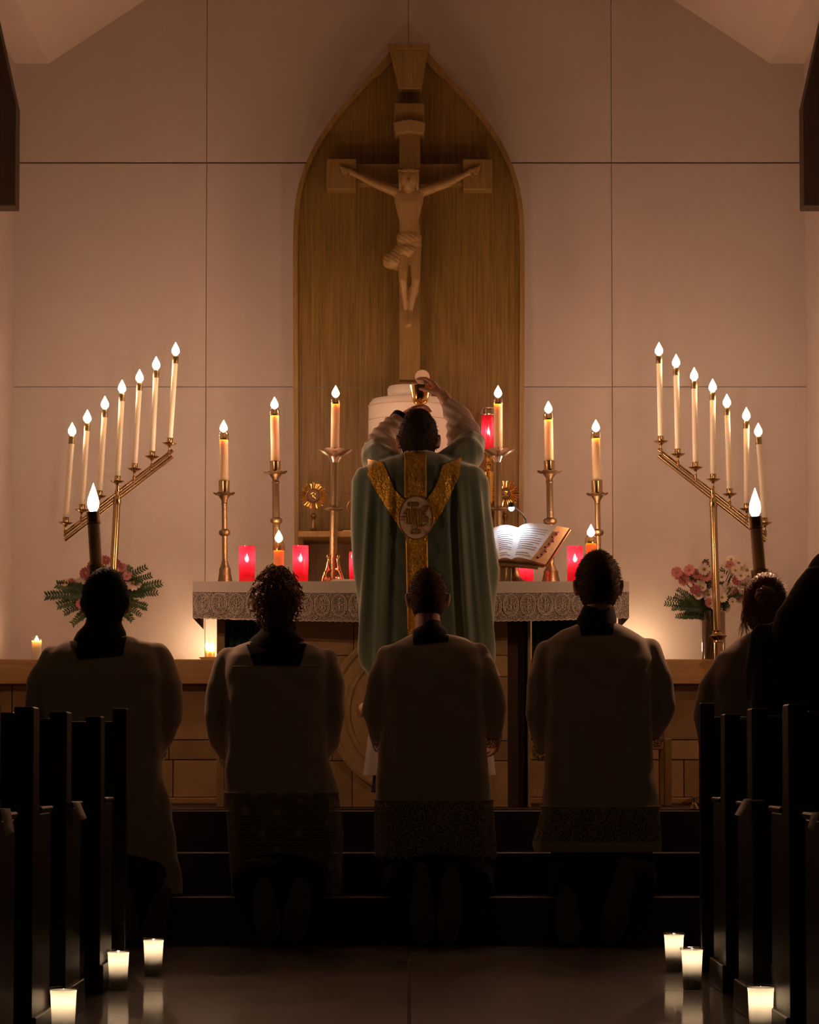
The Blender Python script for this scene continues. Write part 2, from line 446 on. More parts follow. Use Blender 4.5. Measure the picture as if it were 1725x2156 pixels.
# nave floor with joints, as slabs
mb = MB()
yb = [2.0, 5.2, 7.2, P(900, 2081, 8.8).y, D0]
for i in range(4):
    for x0, x1 in ((-4.5, -.006), (.004, 4.5)):
        mb.box((x0, yb[i] + .003, -.1), (x1, yb[i + 1] - .003, 0))
struct('floor', mb, 'floor', smooth=False, bevel=.0015)
struct('trim_4', MB().box((-4.5, 2, -.12), (4.5, D0, -.006)), 'mortar', smooth=False)
# three dark steps, each with a metal nosing line, then the platform
zs = [0, .179, .3405, zpl]
for i in range(3):
    y0 = D0 + i * TR
    mbx = MB().box((-4.5, y0, zs[i] - (.1 if i == 0 else 0)), (4.5, (D0 + 3 * TR + .05) if i == 2 else y0 + TR + .001, zs[i + 1]))
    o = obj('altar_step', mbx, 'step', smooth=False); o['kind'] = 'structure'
    n = obj('step_nosing', MB().box((-4.5, y0 - .008, zs[i + 1] - .004), (4.5, y0 + .02, zs[i + 1] + .0012)), 'nosing', o, smooth=False, bevel=.003)
o = obj('sanctuary_floor', MB().box((-4.5, D0 + 2 * TR + .03, zpl - .14), (4.5, DW, zpl)), 'carpet', smooth=False); o['kind'] = 'structure'
# wainscot of stone blocks below a wooden ledge
DL, DWS = 13.5, 13.60
zl1, zl0 = ZOF(1388, DL), ZOF(1440, DL)
struct('trim_5', MB().box((-XS, DL, zl0), (XS, DW + .006, zl1)), 'ledge', smooth=False, bevel=.004)
zc = [zpl + .03, ZOF(1600, DWS), ZOF(1558, DWS), zl0]
mb = MB()
rnd = random.Random(3)
offs = [[365, 640, 905, 1180, 1440], [356, 520, 700, 1000, 1300, 1580], [25, 300, 560, 800, 1120, 1380, 1500, 1640]]
for j in range(3):
    xs = [-XS] + [P(p, 1500, DWS).x for p in offs[j]] + [XS]
    for a, b in zip(xs[:-1], xs[1:]):
        mb.box((a + .002, DWS, zc[j] + .002), (b - .002, DWS + .05, zc[j + 1] - .002))
struct('wall_back_lower', mb, 'stone', smooth=False, bevel=.003)
struct('trim_6', MB().box((-XS, DWS + .03, zpl), (XS, DW, zl0)), 'mortar', smooth=False)
struct('baseboard_back', MB().box((-XS, DWS - .03, zpl), (XS, DWS + .03, zpl + .03)), 'ledge', smooth=False, bevel=.006)

# ------------------------------------------------------------------ arched reredos and crucifix
DR = 13.80
hw = [(1232, 240), (740, 243.5), (527, 244), (446, 242), (391, 232.5), (342, 216), (290, 190), (235, 151), (180, 100), (113, 41), (101, 31)]
def archpts(inset):
    L, R = [], []
    ps = []
    for py, w in hw: ps.append((w, py))
    fine = []
    for (w0, y0), (w1, y1) in zip(ps[:-1], ps[1:]):
        for k in range(4): fine.append((w0 + (w1 - w0) * k / 4, y0 + (y1 - y0) * k / 4))
    fine.append(ps[-1])
    a = np.array(fine); b = a.copy()
    for _ in range(3): b[2:-1] = (a[1:-2] + 2 * a[2:-1] + a[3:]) / 4; a = b.copy()
    out = []
    for w, py in a:
        w2 = max(w - inset, 0); 
        out.append((w2, py + (inset * 1.2 if py < 150 else (inset * .4 if py < 350 else 0))))
    return out
def archpoly(inset, D):
    a = archpts(inset)
    R = [P(861 + w, py, D) for w, py in a]; L = [P(861 - w, py, D) for w, py in reversed(a)]
    return [(p.x, p.z) for p in R + L]
rer = thing('reredos', 'tall pointed arch of oak boards on the pale wall behind the altar', 'altar panel', (0, DR, ZOF(1232, DR)))
obj('board', MB().prism(archpoly(6, DR), 'y', DR, DW + .01), 'oak', rer, smooth=False)
A_, B_ = archpoly(0, DR), archpoly(10, DR)
n = len(A_)
fm = MB(); y0, y1 = DR - .022, DW + .012
fm.rings([[(A_[i][0], y0, A_[i][1]) for i in range(n)], [(B_[i][0], y0, B_[i][1]) for i in range(n)],
          [(B_[i][0], y1, B_[i][1]) for i in range(n)], [(A_[i][0], y1, A_[i][1]) for i in range(n)],
          [(A_[i][0], y0, A_[i][1]) for i in range(n)]], False, False, closed=False)
obj('frame', fm, 'oaktrim', rer, smooth=False)
DK = DR - .075
k0 = [P(x, y, DK) for x, y in ((819, 95), (903, 95), (888, 187), (840, 187))]
ks = obj('keystone', MB().prism([(p.x, p.z) for p in k0], 'y', DK, DW), 'oaktrim', rer, smooth=False, bevel=.004)
kc = [P(x, y, DK) for x, y in ((817, 93), (905, 93), (901, 104), (821, 104))]
obj('keystone_cap', MB().prism([(p.x, p.z) for p in kc], 'y', DK - .012, DW), 'oaktrim', ks, smooth=False)
# faint horizontal joints in the boards
for a, b, py in ((625, 760, 815), (985, 1098, 1037), (628, 760, 1038)):
    p, q = P(a, py, DR - .001), P(b, py, DR - .001)
    obj('board_joint', MB().box((p.x, DR - .002, p.z - .0025), (q.x, DR + .002, p.z + .0025)), 'groove', rer, smooth=False)

DC = DR - .085                   # face of the cross
cru = thing('crucifix', 'carved wooden crucifix with figure, hung on the oak arch', 'crucifix', P(862, 815, DR))
def slab(name, x0, y0, x1, y1, d0, d1, m, par, bev=.004):
    a, b = P(x0, y0, d0), P(x1, y1, d0)
    return obj(name, MB().box((a.x, d0, a.z), (b.x, d1, b.z)), m, par, smooth=False, bevel=bev)
slab('upright', 841, 262, 885, 800, DC, DR, 'crosswood', cru)
cb = slab('crossbeam', 745, 345, 980, 388, DC + .004, DR, 'crosswood', cru)
slab('beam_end', 688, 334, 750, 398, DC - .022, DR, 'crosswood', cb)
slab('beam_end', 975, 335, 1037, 399, DC - .022, DR, 'crosswood', cb)
hd = slab('head_block', 831, 217, 894, 262, DC - .022, DR, 'crosswood', cru)
sc = [(828, 258), (845, 254), (862, 251), (879, 254), (896, 258), (892, 284), (887, 281), (862, 277), (838, 281), (833, 284)]
q = [P(x, y, DC - .04) for x, y in sc]
obj('title_scroll', MB().prism([(p.x, p.z) for p in q], 'y', DC - .045, DR), 'carved', cru, smooth=False, bevel=.004)
# the carved figure: one continuous body
cm = MB(); DF = DC - .05
def C(px, py, d=0): return P(px, py, DF + d)
u = M(DF)
cm.ell(C(861, 377, -.045), (19 * u, 22 * u, 25 * u))                 # head, bowed forward
cm.ell(C(860, 391, -.060), (11 * u, 13 * u, 13 * u)); cm.ell(C(860, 381, -.10), (3 * u, 6 * u, 7 * u))
cm.capsule(C(861, 388, -.02), C(861, 402), 11 * u, 14 * u)
cm.rings([[P((a + b_) / 2, y, DF - .004) + Vector(((b_ - a) / 2 * u * math.cos(t), dd * u * math.sin(t), 0)) for t in np.linspace(0, 2 * PI, 28, endpoint=False)]
          for y, a, b_, dd in ((394, 848, 876, 9), (401, 832, 891, 13), (410, 829, 894, 16), (428, 831, 891, 18), (448, 836, 886, 16), (466, 841, 882, 14), (482, 841, 884, 14), (500, 839, 887, 16), (516, 838, 889, 16), (526, 842, 886, 12))])
for s in (-1, 1):
    if s < 0: sh, el, wr, kn = C(836, 404), C(790, 387, .01), C(748, 367, .02), C(736, 361, .02)
    else: sh, el, wr, kn = C(887, 404), C(940, 387, .01), C(983, 366, .02), C(992, 361, .02)
    cm.capsule(sh, el, 12 * u, 9 * u); cm.capsule(el, wr, 9 * u, 5.5 * u); cm.capsule(wr, kn, 6 * u, 7.5 * u)
    for k in range(4):
        t = C(736 + s * 0 - 20 + k * 2 if s < 0 else 1012 - k * 2, 351 + k * 5, .015)
        cm.capsule(kn + Vector((0, 0, (1.5 - k) * 2.6 * u)), t, 2.6 * u, 2.0 * u, 8)
    cm.capsule(kn, C(736 - 4 if s < 0 else 996, 373, -.005), 3 * u, 2.2 * u, 8)
hipL, kneeL, ankL = C(850, 520), C(849, 590, -.03), C(856, 655, .01)
hipR, kneeR, ankR = C(874, 520), C(876, 590, -.035), C(864, 656, -.012)
for h, k, a, t in ((hipL, kneeL, ankL, C(858, 686, -.03)), (hipR, kneeR, ankR, C(862, 684, -.055))):
    cm.capsule(h, k, 14 * u, 9.5 * u); cm.ell(k + (a - k) * .3 + Vector((0, .012, 0)), (10 * u, 10 * u, 18 * u)); cm.capsule(k, a, 9 * u, 5.5 * u)
    cm.capsule(a, t, 6 * u, 6.5 * u)
corp = obj('corpus', remesh(cm, .0045, 3), 'carved', cru)
hm = MB()                         # hair and thorn crown
for s in (-1, 1):
    hm.capsule(C(861 + s * 15, 366, -.035), C(861 + s * 18, 400, -.022), 7 * u, 4 * u)
hm.ell(C(861, 371, -.035), (20.5 * u, 22 * u, 22 * u))
obj('carved_hair', remesh(hm, .005, 2), 'carved', corp)
tm = MB()
for k in range(3):
    pts = [C(861 + 22 * math.cos(a) , 358 + 2 * math.sin(3 * a + k * 2) + k, -.04 - .047 * math.sin(a)) for a in np.linspace(0, 2 * PI, 25)]
    tm.tube(pts, 1.7 * u, 6)
obj('thorn_crown', remesh(tm, .004, 0), 'carved', corp)
lm = MB()                         # loincloth with a knot blown to the side
lm.ell(C(862, 503), (27.5 * u, 20 * u, 24 * u)); lm.ell(C(859, 528, -.004), (23 * u, 20 * u, 18 * u))
lm.capsule(C(845, 520), C(829, 550, -.01), 13 * u, 18 * u); lm.ell(C(823, 549, -.01), (18 * u, 10 * u, 19 * u)); lm.ell(C(836, 556), (14 * u, 9 * u, 15 * u))
me = remesh(lm, .005, 3); v = verts(me); nn = norms(me)
v += nn * (.0012 * np.sin(v[:, 2:3] * 300 + v[:, 0:1] * 190)); setv(me, v)
obj('loincloth', me, 'carved', corp)

# shelf under the tabernacle
DSH = 13.38
a, b = P(627, 1118, DSH), P(1096, 1131, DSH)
sh = obj('altar_shelf', MB().box((a.x, DSH, a.z), (b.x, DR, b.z)), 'oaktrim', smooth=False, bevel=.004)
tag(sh, 'wooden shelf across the foot of the oak arch behind the altar', 'shelf')
zsh = a.z
for px in (632, 1091):
    p = P(px, 1131, DSH + .1)
    obj('bracket', MB().prism([(DR - .28, p.z), (DR, p.z), (DR, p.z - .18), (DR - .03, p.z - .18)], 'x', p.x - .012, p.x + .012), 'oaktrim', sh, smooth=False)

# ------------------------------------------------------------------ altar
DA, DAB = 12.42, 13.12
zA = ZOF(1225, DA)
u = M(DA)
al = thing('altar', 'stone altar with round carved emblem, under a lace edged cloth', 'altar', (0, (DA + DAB) / 2, zpl))
xl, xr = P(412, 1300, DA).x, P(1318, 1300, DA).x
obj('table_slab', MB().box((xl + .01, DA + .02, zA - .075), (xr - .01, DAB, zA - .006)), 'stone', al, smooth=False, bevel=.006)
mb = MB()
DAF = DA + .12
zt = zA - .075
rowz = [zpl, ZOF(1602, DAF), ZOF(1560, DAF), ZOF(1425, DAF), ZOF(1380, DAF), zt]
xs_ = [[622, 742, 985, 1070], [622, 700, 900, 1070], [622, 745, 1000, 1070], [622, 860, 1070], [622, 745, 950, 1070]]
for j in range(5):
    X = [P(p, 1500, DAF).x for p in xs_[j]]
    for a, b in zip(X[:-1], X[1:]): mb.box((a + .0015, DAF, rowz[j] + .0015), (b - .0015, DAF + .1, rowz[j + 1] - .0015))
obj('front_panel', mb, 'stone', al, smooth=False, bevel=.002)
obj('core', MB().box((P(600, 1500, DAF).x, DAF + .05, zpl), (P(1105, 1500, DAF).x, DAB - .1, zt)), 'mortar', al, smooth=False)
for x0, x1 in ((456, 473), (1112, 1118), (1238, 1256)):
    a, b = P(x0, 1500, DAF), P(x1, 1500, DAF)
    obj('pillar', MB().box((a.x, DAF, zpl), (b.x, DAB - .15, zt)), 'stone', al, smooth=False, bevel=.003)
for x0, x1 in ((474, 600), (1120, 1237)):
    R = []
    for py in (1305, 1350, 1404):
        R.append([P(x0 + (x1 - x0) * k / 40, py, DAF + .05 + .008 * math.sin(k * 1.1)) for k in range(41)])
    hg = obj('green_hanging', MB().rings(R, False, False, closed=False), 'green', al)
    so = hg.modifiers.new('s', 'SOLIDIFY'); so.thickness = .004
em = MB(); ec = P(868, 1497, DAF); r = 178 * M(DAF)
em.lathe(ec + Vector((0, .002, 0)), (0, -1, 0), [(r, 0), (r, .018), (r * .965, .022), (r * .93, .018), (r * .93, .010), (r * .78, .010), (r * .78, .016), (r * .74, .016), (r * .74, .008), (.001, .008)], 72)
eo = obj('round_emblem', em, 'relief', al)
cr = MB()
cr.box((ec.x - .025, ec.y - .02, ec.z - r * .7), (ec.x + .025, ec.y - .004, ec.z + r * .7)); cr.box((ec.x - r * .6, ec.y - .02, ec.z - .02), (ec.x + r * .6, ec.y - .004, ec.z + .035))
obj('emblem_cross', remesh(cr, .006, 1), 'relief', eo)
# altar cloth: linen top, plain band, lace drop with medallions
cl = thing('altar_cloth', 'white linen altar cloth with a deep lace border of round medallions', 'altar cloth', (0, DA, zA))
def cloth_pt(px, py, off=0):
    """front drop: bows a little towards the nave in the middle"""
    t = (px - 865) / 455
    d = DA - .012 - .035 * (1 - t * t) - off
    return P(px, py + 8 * (1 - t * t) * (py - 1225) / 75, d)
NX = 90
def strip(y0, y1, off, x0=407, x1=1324, ny=4):
    R = []
    for j in range(ny + 1):
        py = y0 + (y1 - y0) * j / ny
        row = [cloth_pt(x0 + (x1 - x0) * k / NX, py, off + .0012 * math.sin(k * .9 + j)) for k in range(NX + 1)]
        a, b = row[0].copy(), row[-1].copy()
        row = [Vector((a.x - .004, DA + .02, a.z)), ] + row + [Vector((b.x + .004, DA + .02, b.z))]
        for side, q in ((0, a), (1, b)):
            pts = [Vector((q.x + (-.006 if side == 0 else .006), DA + .02 + (DAB - DA) * t, q.z - .02 * t)) for t in (.3, .6, .98)]
            row = list(reversed(pts)) + row if side == 0 else row + pts
        R.append(row)
    return MB().rings(R, False, False, closed=False)
zt_ = zA
tp = MB()
Rf = [cloth_pt(407 + (1324 - 407) * k / NX, 1225, 0) for k in range(NX + 1)]
tp.rings([[Vector((p.x, p.y, zA)) for p in Rf], [Vector((p.x, DAB, zA)) for p in Rf], [Vector((p.x, DAB, zA - .005)) for p in Rf], [Vector((p.x, p.y + .004, zA - .005)) for p in Rf]], False, False, closed=False)
obj('linen_top', tp, 'cloth', cl)
obj('plain_band', strip(1224, 1246, 0), 'cloth', cl)
lc = obj('lace_border', strip(1245, 1300, .001, ny=6), 'altarlace', cl)
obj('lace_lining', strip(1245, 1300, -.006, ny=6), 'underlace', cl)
mm = MB()
def stroke(pts, w):
    mm.tube([cloth_pt(x, y, .0035) for x, y in pts], w, 5)
for k in range(26):
    cx = 426 + 36.1 * k; cy = 1270
    if cx > 1308: break
    stroke([(cx + 16 * math.cos(t), cy + 21 * math.sin(t)) for t in np.linspace(0, 2 * PI, 24)], .0018)
    stroke([(cx + 13.5 * math.cos(t), cy + 18 * math.sin(t)) for t in np.linspace(0, 2 * PI, 24)], .0008)
    # P with X
    stroke([(cx, cy + 12), (cx, cy - 13)], .0016); stroke([(cx, cy - 13), (cx + 4, cy - 13), (cx + 6, cy - 9), (cx + 4, cy - 5), (cx, cy - 4)], .0014)
    stroke([(cx - 5, cy - 2), (cx + 5, cy + 11)], .0012); stroke([(cx + 5, cy - 2), (cx - 5, cy + 11)], .0012)
    # A and Omega
    stroke([(cx - 13, cy + 8), (cx - 9, cy - 4), (cx - 5, cy + 8)], .0014); stroke([(cx - 11.5, cy + 4), (cx - 6.5, cy + 4)], .0012)
    stroke([(cx + 5, cy + 8), (cx + 7.5, cy + 8), (cx + 6, cy + 4), (cx + 6.2, cy - 1), (cx + 9, cy - 4), (cx + 11.8, cy - 1), (cx + 12, cy + 4), (cx + 10.5, cy + 8), (cx + 13, cy + 8)], .0013)
stroke([(407 + 917 * k / 150, 1300 + (1.8 if k % 2 else 0)) for k in range(151)], .0022)
stroke([(407 + 917 * k / 90, 1246) for k in range(91)], .0018)
obj('lace_medallions', mm, 'lacethread', lc)
# folded linen on the altar
fc = MB(); p, q = P(690, 1225, 12.5), P(760, 1217, 12.5)
for i, h in enumerate((.006, .012, .017)):
    fc.box((p.x + .012 * i, 12.5, zA + (0 if i == 0 else (.006, .012)[i - 1])), (q.x, 12.72 - .02 * i, zA + h))
tag(obj('folded_linen', remesh(fc, .003, 2), 'cloth'), 'folded white linen lying on the altar left of the priest', 'cloth')
fc = MB(); p = P(720, 1116, 13.5); q = P(745, 1112, 13.5)
fc.box((p.x, 13.5, zsh), (q.x, 13.6, zsh + .007)); fc.box((p.x + .006, 13.5, zsh + .006), (q.x, 13.59, zsh + .013))
tag(obj('folded_napkin', remesh(fc, .003, 1), 'cloth'), 'small white napkin folded on the shelf beside the left reliquary', 'cloth')

# tabernacle
tb = thing('tabernacle', 'round white veiled tabernacle with a cap, on the shelf in the arch', 'tabernacle', P(862, 1118, 13.59))
tb.location.z = zsh; LOC[tb.name] = Vector(tb.location)
D = 13.59; u = M(D); bz = Vector((P(862, 900, D).x, D, zsh))
def hz(py): return ZOF(py, D) - zsh
R_ = 87 * u
tp_ = [(R_ * 1.0, 0), (R_, hz(945)), (R_ * .995, hz(862)), (R_ * .97, hz(850)), (R_ * .90, hz(842)), (R_ * .6, hz(839)), (.001, hz(838))]
body = obj('body', MB().lathe(bz, (0, 0, 1), tp_, 64), 'tab', tb)
cp = [(43 * u, hz(839)), (46 * u, hz(836)), (46.5 * u, hz(820)), (43 * u, hz(814)), (.001, hz(813))]
obj('cap', MB().lathe(bz, (0, 0, 1), cp, 48), 'tab', tb)
for py in (856, 886):
    obj('band', MB().lathe(bz + Vector((0, 0, hz(py + 1.5))), (0, 0, 1), [(R_ * .99, 0), (R_ * 1.008, .001), (R_ * 1.008, .005), (R_ * .99, .006)], 64), 'tabline', tb)

# ------------------------------------------------------------------ candles and their holders
def axis_pts(b, t):
    b, t = Vector(b), Vector(t); d = t - b
    return b, d.normalized(), d.length
def candle(label, b, t, r, group, wax='wax', cap='brassdull', caph=.04, watts=FLAME_W, fh=.055, fr=.013, name='taper_candle', glasscap=False, name_cat='candle'):
    """b: foot of the wax, t: top of the follower"""
    b, d, L = axis_pts(b, t)
    o = thing(name, label, name_cat, b, group)
    obj('wax', MB().lathe(b, d, [(r, 0), (r, L - caph), (r * .9, L - caph + .003)], 20), wax, o)
    cb = b + d * (L - caph)
    if glasscap:
        obj('follower', MB().lathe(cb, d, [(r * 1.12, -.004), (r * 1.15, 0), (r * 1.15, caph * .5), (r * .8, caph * .85), (r * .62, caph)], 20, False, False), 'follower', o)
        obj('follower_ring', MB().lathe(cb, d, [(r * 1.02, -.003), (r * 1.18, -.003), (r * 1.18, .003), (r * 1.02, .003)], 20, True, False), cap, o)
        obj('wick', MB().lathe(cb, d, [(.0015, 0), (.0012, caph * .9)], 6), 'wick', o)
    else:
        obj('follower', MB().lathe(cb, d, [(r * 1.08, -.002), (r * 1.12, 0), (r * 1.1, caph * .8), (r * .6, caph), (r * .3, caph + .001)], 20), cap, o)
    flame(b + d * (L - (.004 if not glasscap else .012)), o, fh, fr, watts)
    return o
ORD = ['first', 'second', 'third', 'fourth', 'fifth', 'sixth', 'seventh']
MEN_W = .40
def menorah(side, fl, base, pan, bars, pole, D, lab):
    root_p = P(pole[-1][0], pole[-1][1], D); root_p.z = zpl
    o = thing('candelabrum', 'brass seven branch candelabrum with a slanting arm, %s of the altar' % side, 'candelabrum', root_p, 'slanting candelabra either side of the altar')
    u = M(D)
    # stand: foot, pole, knops
    pts = [P(x, y, D) for x, y in pole]
    foot = Vector((pts[-1].x, D, zpl))
    obj('foot', MB().lathe(foot, (0, 0, 1), [(.17, 0), (.17, .015), (.14, .03), (.06, .05), (.03, .09), (.022, .12)], 32), 'brassdull', o)
    obj('pole', MB().tube(pts + [foot + Vector((0, 0, .1))], [7.5 * u, 7.5 * u] + [8 * u] * (len(pts) - 1), 16), 'brass', o)
    kp = pts[-1]
    ax = (pts[-2] - pts[-1]).normalized()
    obj('knop', MB().lathe(kp - ax * .03, ax, [(7 * u, 0), (10 * u, .004), (9 * u, .012), (18 * u, .028), (19 * u, .032), (12 * u, .042), (10 * u, .05), (11 * u, .056), (7 * u, .06)], 24), 'brass', o)
    obj('collar', MB().lathe(pts[0] - ax * .02, ax, [(7 * u, -.02), (8.6 * u, -.018), (8.6 * u, 0), (5 * u, .012), (4 * u, .03), (5.5 * u, .036), (5.5 * u, .044), (4 * u, .05), (4 * u, .07)], 20), 'brass', o)
    for (x0, y0), (x1, y1) in bars:
        obj('arm', MB().tube([P(x0, y0, D + .008), P(x1, y1, D + .008)], 4.0 * u, 10), 'brass', o)
    for i in range(7):
        b, p = P(*base[i], D), P(*pan[i], D)
        d = (P(*fl[i], D) - b).normalized()
        # branch: finial, drip pan, cup
        q = p - d * (27 * u)
        sk = obj('branch', MB().lathe(q, d, [(.4 * u, 0), (3 * u, 1.5 * u), (3.4 * u, 4 * u), (1.8 * u, 6 * u), (2.6 * u, 9 * u), (3.6 * u, 13 * u), (2 * u, 15 * u), (1.8 * u, 20 * u), (3.4 * u, 23 * u), (6 * u, 25 * u), (6 * u, 27 * u)], 16), 'brass', o)
        obj('drip_pan', MB().lathe(p, d, [(4 * u, -2 * u), (9 * u, -1 * u), (15 * u, 2.6 * u), (16 * u, 3.2 * u), (12 * u, 2.4 * u), (7 * u, 1 * u), (.1 * u, .8 * u)], 28), 'brass', sk)
        obj('cup', MB().lathe(p, d, [(5 * u, .8 * u), (6.4 * u, 2 * u), (6.4 * u, 13 * u), (7.0 * u, 14 * u), (6.0 * u, 14 * u)], 18), 'brass', sk)
        k = 6 - i if side == 'left' else i
        t = P(fl[i][0], fl[i][1] + 12, D)
        bb = p + d * (1.0 * u)
        candle('white taper, %s from the altar on the %s candelabrum' % (ORD[k], side), bb, t, 6.0 * u, 'white tapers on the %s candelabrum' % side, caph=18 * u, fh=.062, fr=.0185, watts=MEN_W)
    return o
mfl = [(152, 904), (184, 877), (221, 848), (257, 814), (294, 792), (329, 765), (370, 735)]
mba = [(140, 1094), (174, 1066), (211, 1038), (248, 1007), (284, 981), (320, 954), (357, 927)]
mpa = [(138, 1103), (172, 1076), (209, 1047), (247, 1016), (283, 990), (320, 964), (357, 936)]
menorah('left', mfl, mba, mpa, [((136, 1124), (364, 948)), ((136, 1137), (363, 961))], [(247, 1044), (244, 1110), (239, 1200), (235, 1335)], 13.1, 'left')
mfl2 = [(1388, 735), (1424, 760), (1462, 788), (1501, 812), (1531, 844), (1572, 872), (1597, 905)]
mba2 = [(1391, 922), (1428, 950), (1465, 978), (1502, 1003), (1536, 1034), (1572, 1064), (1609, 1095)]
mpa2 = [(1392, 932), (1428, 959), (1465, 987), (1502, 1012), (1537, 1043), (1573, 1074), (1611, 1104)]
menorah('right', mfl2, mba2, mpa2, [((1386, 946), (1614, 1126)), ((1387, 959), (1613, 1139))], [(1502, 1050), (1505, 1150), (1508, 1250), (1512, 1340)], 13.1, 'right')

# six tall altar candlesticks
def stick(lab, px_top, px_base, flame_y, cap_y, wax_top, cup_top, pan_y, pan_w, knop_y, knop_w, stem_w, base_top, base_w, kind, clab, D=12.85):
    u = M(D)
    b = P(px_base, 1225, D); b.z = zA
    t = P(px_top, cap_y, D)
    d = Vector((t.x - b.x, 0, t.z - b.z)).normalized()
    o = thing('altar_candlestick', lab, 'candlestick', b, 'tall brass candlesticks on the altar')
    L = lambda py: (ZOF(py, D) - zA) / d.z
    mm_ = 'brassdull'
    s2 = stem_w / 2 * u
    obj('stem', MB().lathe(b, d, [(s2 * .8, 0), (s2, L(base_top)), (s2, L(pan_y + 22)), (s2 * 1.15, L(pan_y + 20)), (s2 * 1.1, L(pan_y + 17))], 8 if kind != 'big' else 10), mm_, o, sharp=25)
    # three footed base
    if kind == 'big':
        for k in range(3):
            a = 2 * PI * k / 3 + PI / 6 + PI
            e = Vector((math.cos(a), math.sin(a), 0))
            tb_ = Vector((-e.y, e.x, 0))
            h1 = L(base_top)
            ft = MB()
            w = base_w / 2 * u
            ft.tube([b + e * s2 + d * h1, b + e * (w * .45) + d * h1 * .78, b + e * (w * .62) + d * h1 * .5, b + e * (w * .9) + d * h1 * .28, b + e * w + d * .012], [.004, .008, .009, .010, .012], 8)
            ft.ell(b + e * (w * .5) + d * h1 * .92, (.009, .009, .009), 10, 6)
            ft.tube([b + e * (w * .3) + d * h1 * .55, b + e * (w * .85) + d * h1 * .42], [.010, .007], 8); ft.tube([b + e * (w * .3) + d * h1 * .3, b + e * (w * .9) + d * h1 * .22], [.012, .008], 8)
            ft.ell(b + e * (w * 1.0) + d * .011, (.014, .014, .011), 10, 6); ft.tube([b + e * s2 * .4 + d * h1 * .15, b + e * (w * .6) + d * h1 * .1], [.014, .012], 8)
            obj('foot', remesh(ft, .0035, 1), 'brass', o)
    else:
        w = base_w / 2 * u; h1 = L(base_top)
        R = []
        for t_, r_ in ((0, 1), (.06, 1), (.12, .92), (.3, .78), (.52, .66), (.6, .68), (.66, .56), (.85, .34), (1, .24)):
            R.append([b + d * (h1 * t_) + Vector((math.cos(a), math.sin(a), 0)) * (w * r_ * (1 + .10 * math.cos(3 * (a - PI / 2 + PI)) * (1 - t_))) for a in np.linspace(0, 2 * PI, 36, endpoint=False)])
        obj('base', MB().rings(R), mm_, o)
    kw = knop_w / 2 * u
    obj('knop', MB().lathe(b + d * L(knop_y), d, [(s2, -8 * u), (kw * .7, -7 * u), (kw * .95, -4 * u), (kw, 0), (kw * .95, 3.5 * u), (kw * .6, 6 * u), (s2, 7 * u)] if kind != 'big' else [(s2, -5 * u), (kw * .8, -4 * u), (kw, -1 * u), (kw, 1 * u), (kw * .8, 3 * u), (s2, 4 * u)], 24), mm_, o)
    # flared bowl and petal drip pan
    pw = pan_w / 2 * u; np_ = 48; R = []
    if kind == 'big': pr = [(-24, .22), (-18, .30), (-12, .42), (-10, .44), (-6, .66), (-1, .92), (2, 1.0), (1.5, .95), (-2, .6), (-4, .3), (-4.5, .02)]
    else: pr = [(-20, .24), (-12, .28), (-7, .42), (-4, .5), (-2, .58), (-1, .8), (1, 1.0), (1.6, .98), (.4, .75), (0, .5), (0, .02)]
    ud, vd, _ = basis(d)
    pc = b + d * L(pan_y)
    for h_, r_ in pr:
        ring = []
        for k in range(np_):
            a = 2 * PI * k / np_
            wv = (1 + .10 * abs(math.sin(4 * a)) - .05) if r_ > .7 else 1
            up = 2.5 * abs(math.sin(4 * a)) if r_ > .9 else 0
            ring.append(pc + d * ((h_ + up) * u) + (ud * math.cos(a) + vd * math.sin(a)) * (pw * r_ * wv))
        R.append(ring)
    pn = obj('drip_pan', MB().rings(R), 'brassdull' if kind != 'big' else 'silver', o)
    cr = 10.2 * u
    c0, c1 = L(pan_y) , L(cup_top)
    if kind == 'big':
        tm = MB()
        for k in range(10):
            a = 2 * PI * k / 10; e = ud * math.cos(a) + vd * math.sin(a)
            tm.tube([b + d * (c0 - .008) + e * cr * .7, b + d * c0 + e * cr, b + d * (c1 + .003) + e * cr * 1.05], [.003, .0025, .0015], 6)
        tm.lathe(b + d * (c0 - .01), d, [(cr * .8, 0), (cr, .004), (cr, .012), (cr * .8, .014)], 20)
        obj('cup', remesh(tm, .0028, 0), 'brass', o)
    else:
        obj('cup', MB().lathe(b, d, [(cr * .9, c0 - .005), (cr * 1.12, c0), (cr * 1.12, c1 - .004), (cr * 1.18, c1), (cr * 1.0, c1 + .001)], 20), 'brass', o)
    wb = b + d * (c0 + .002)
    candle(clab, wb, b + d * L(cap_y), 9.3 * u, 'candles in the tall altar candlesticks', wax='waxside', caph=(L(cap_y) - L(wax_top)), watts=FLAME_W, fh=.056, fr=.0175, glasscap=True, cap='brass', name='altar_candle')
    return o
MT['waxside'] = waxy('ivory_wax', (.93, .76, .55))
SN = 'tall brass altar candlestick'
stick(SN + ', outermost on the left, on a flared foot', 471, 474, 897, 905, 925, 1012, 1041, 46, 1121, 24, 11, 1172, 36, 'small', 'ivory candle in the outermost left candlestick')
stick(SN + ', second from the left, behind a short candle', 578, 584, 850, 856, 874, 971, 996, 50, 1096, 26, 15, 1172, 42, 'mid', 'ivory candle in the second candlestick from the left')
stick(SN + ' with petal bowl, beside the priest on the left', 707, 701, 824, 832, 850, 942, 951, 72, 1071, 40, 17, 1166, 50, 'big', 'ivory candle left of the priest in a petal bowl holder')
stick(SN + ' with petal bowl, beside the red hanging lamp'.replace('hanging ', 'sanctuary '), 1049, 1050, 824, 832, 850, 942, 951, 70, 1071, 40, 17, 1166, 50, 'big', 'ivory candle beside the red sanctuary lamp')
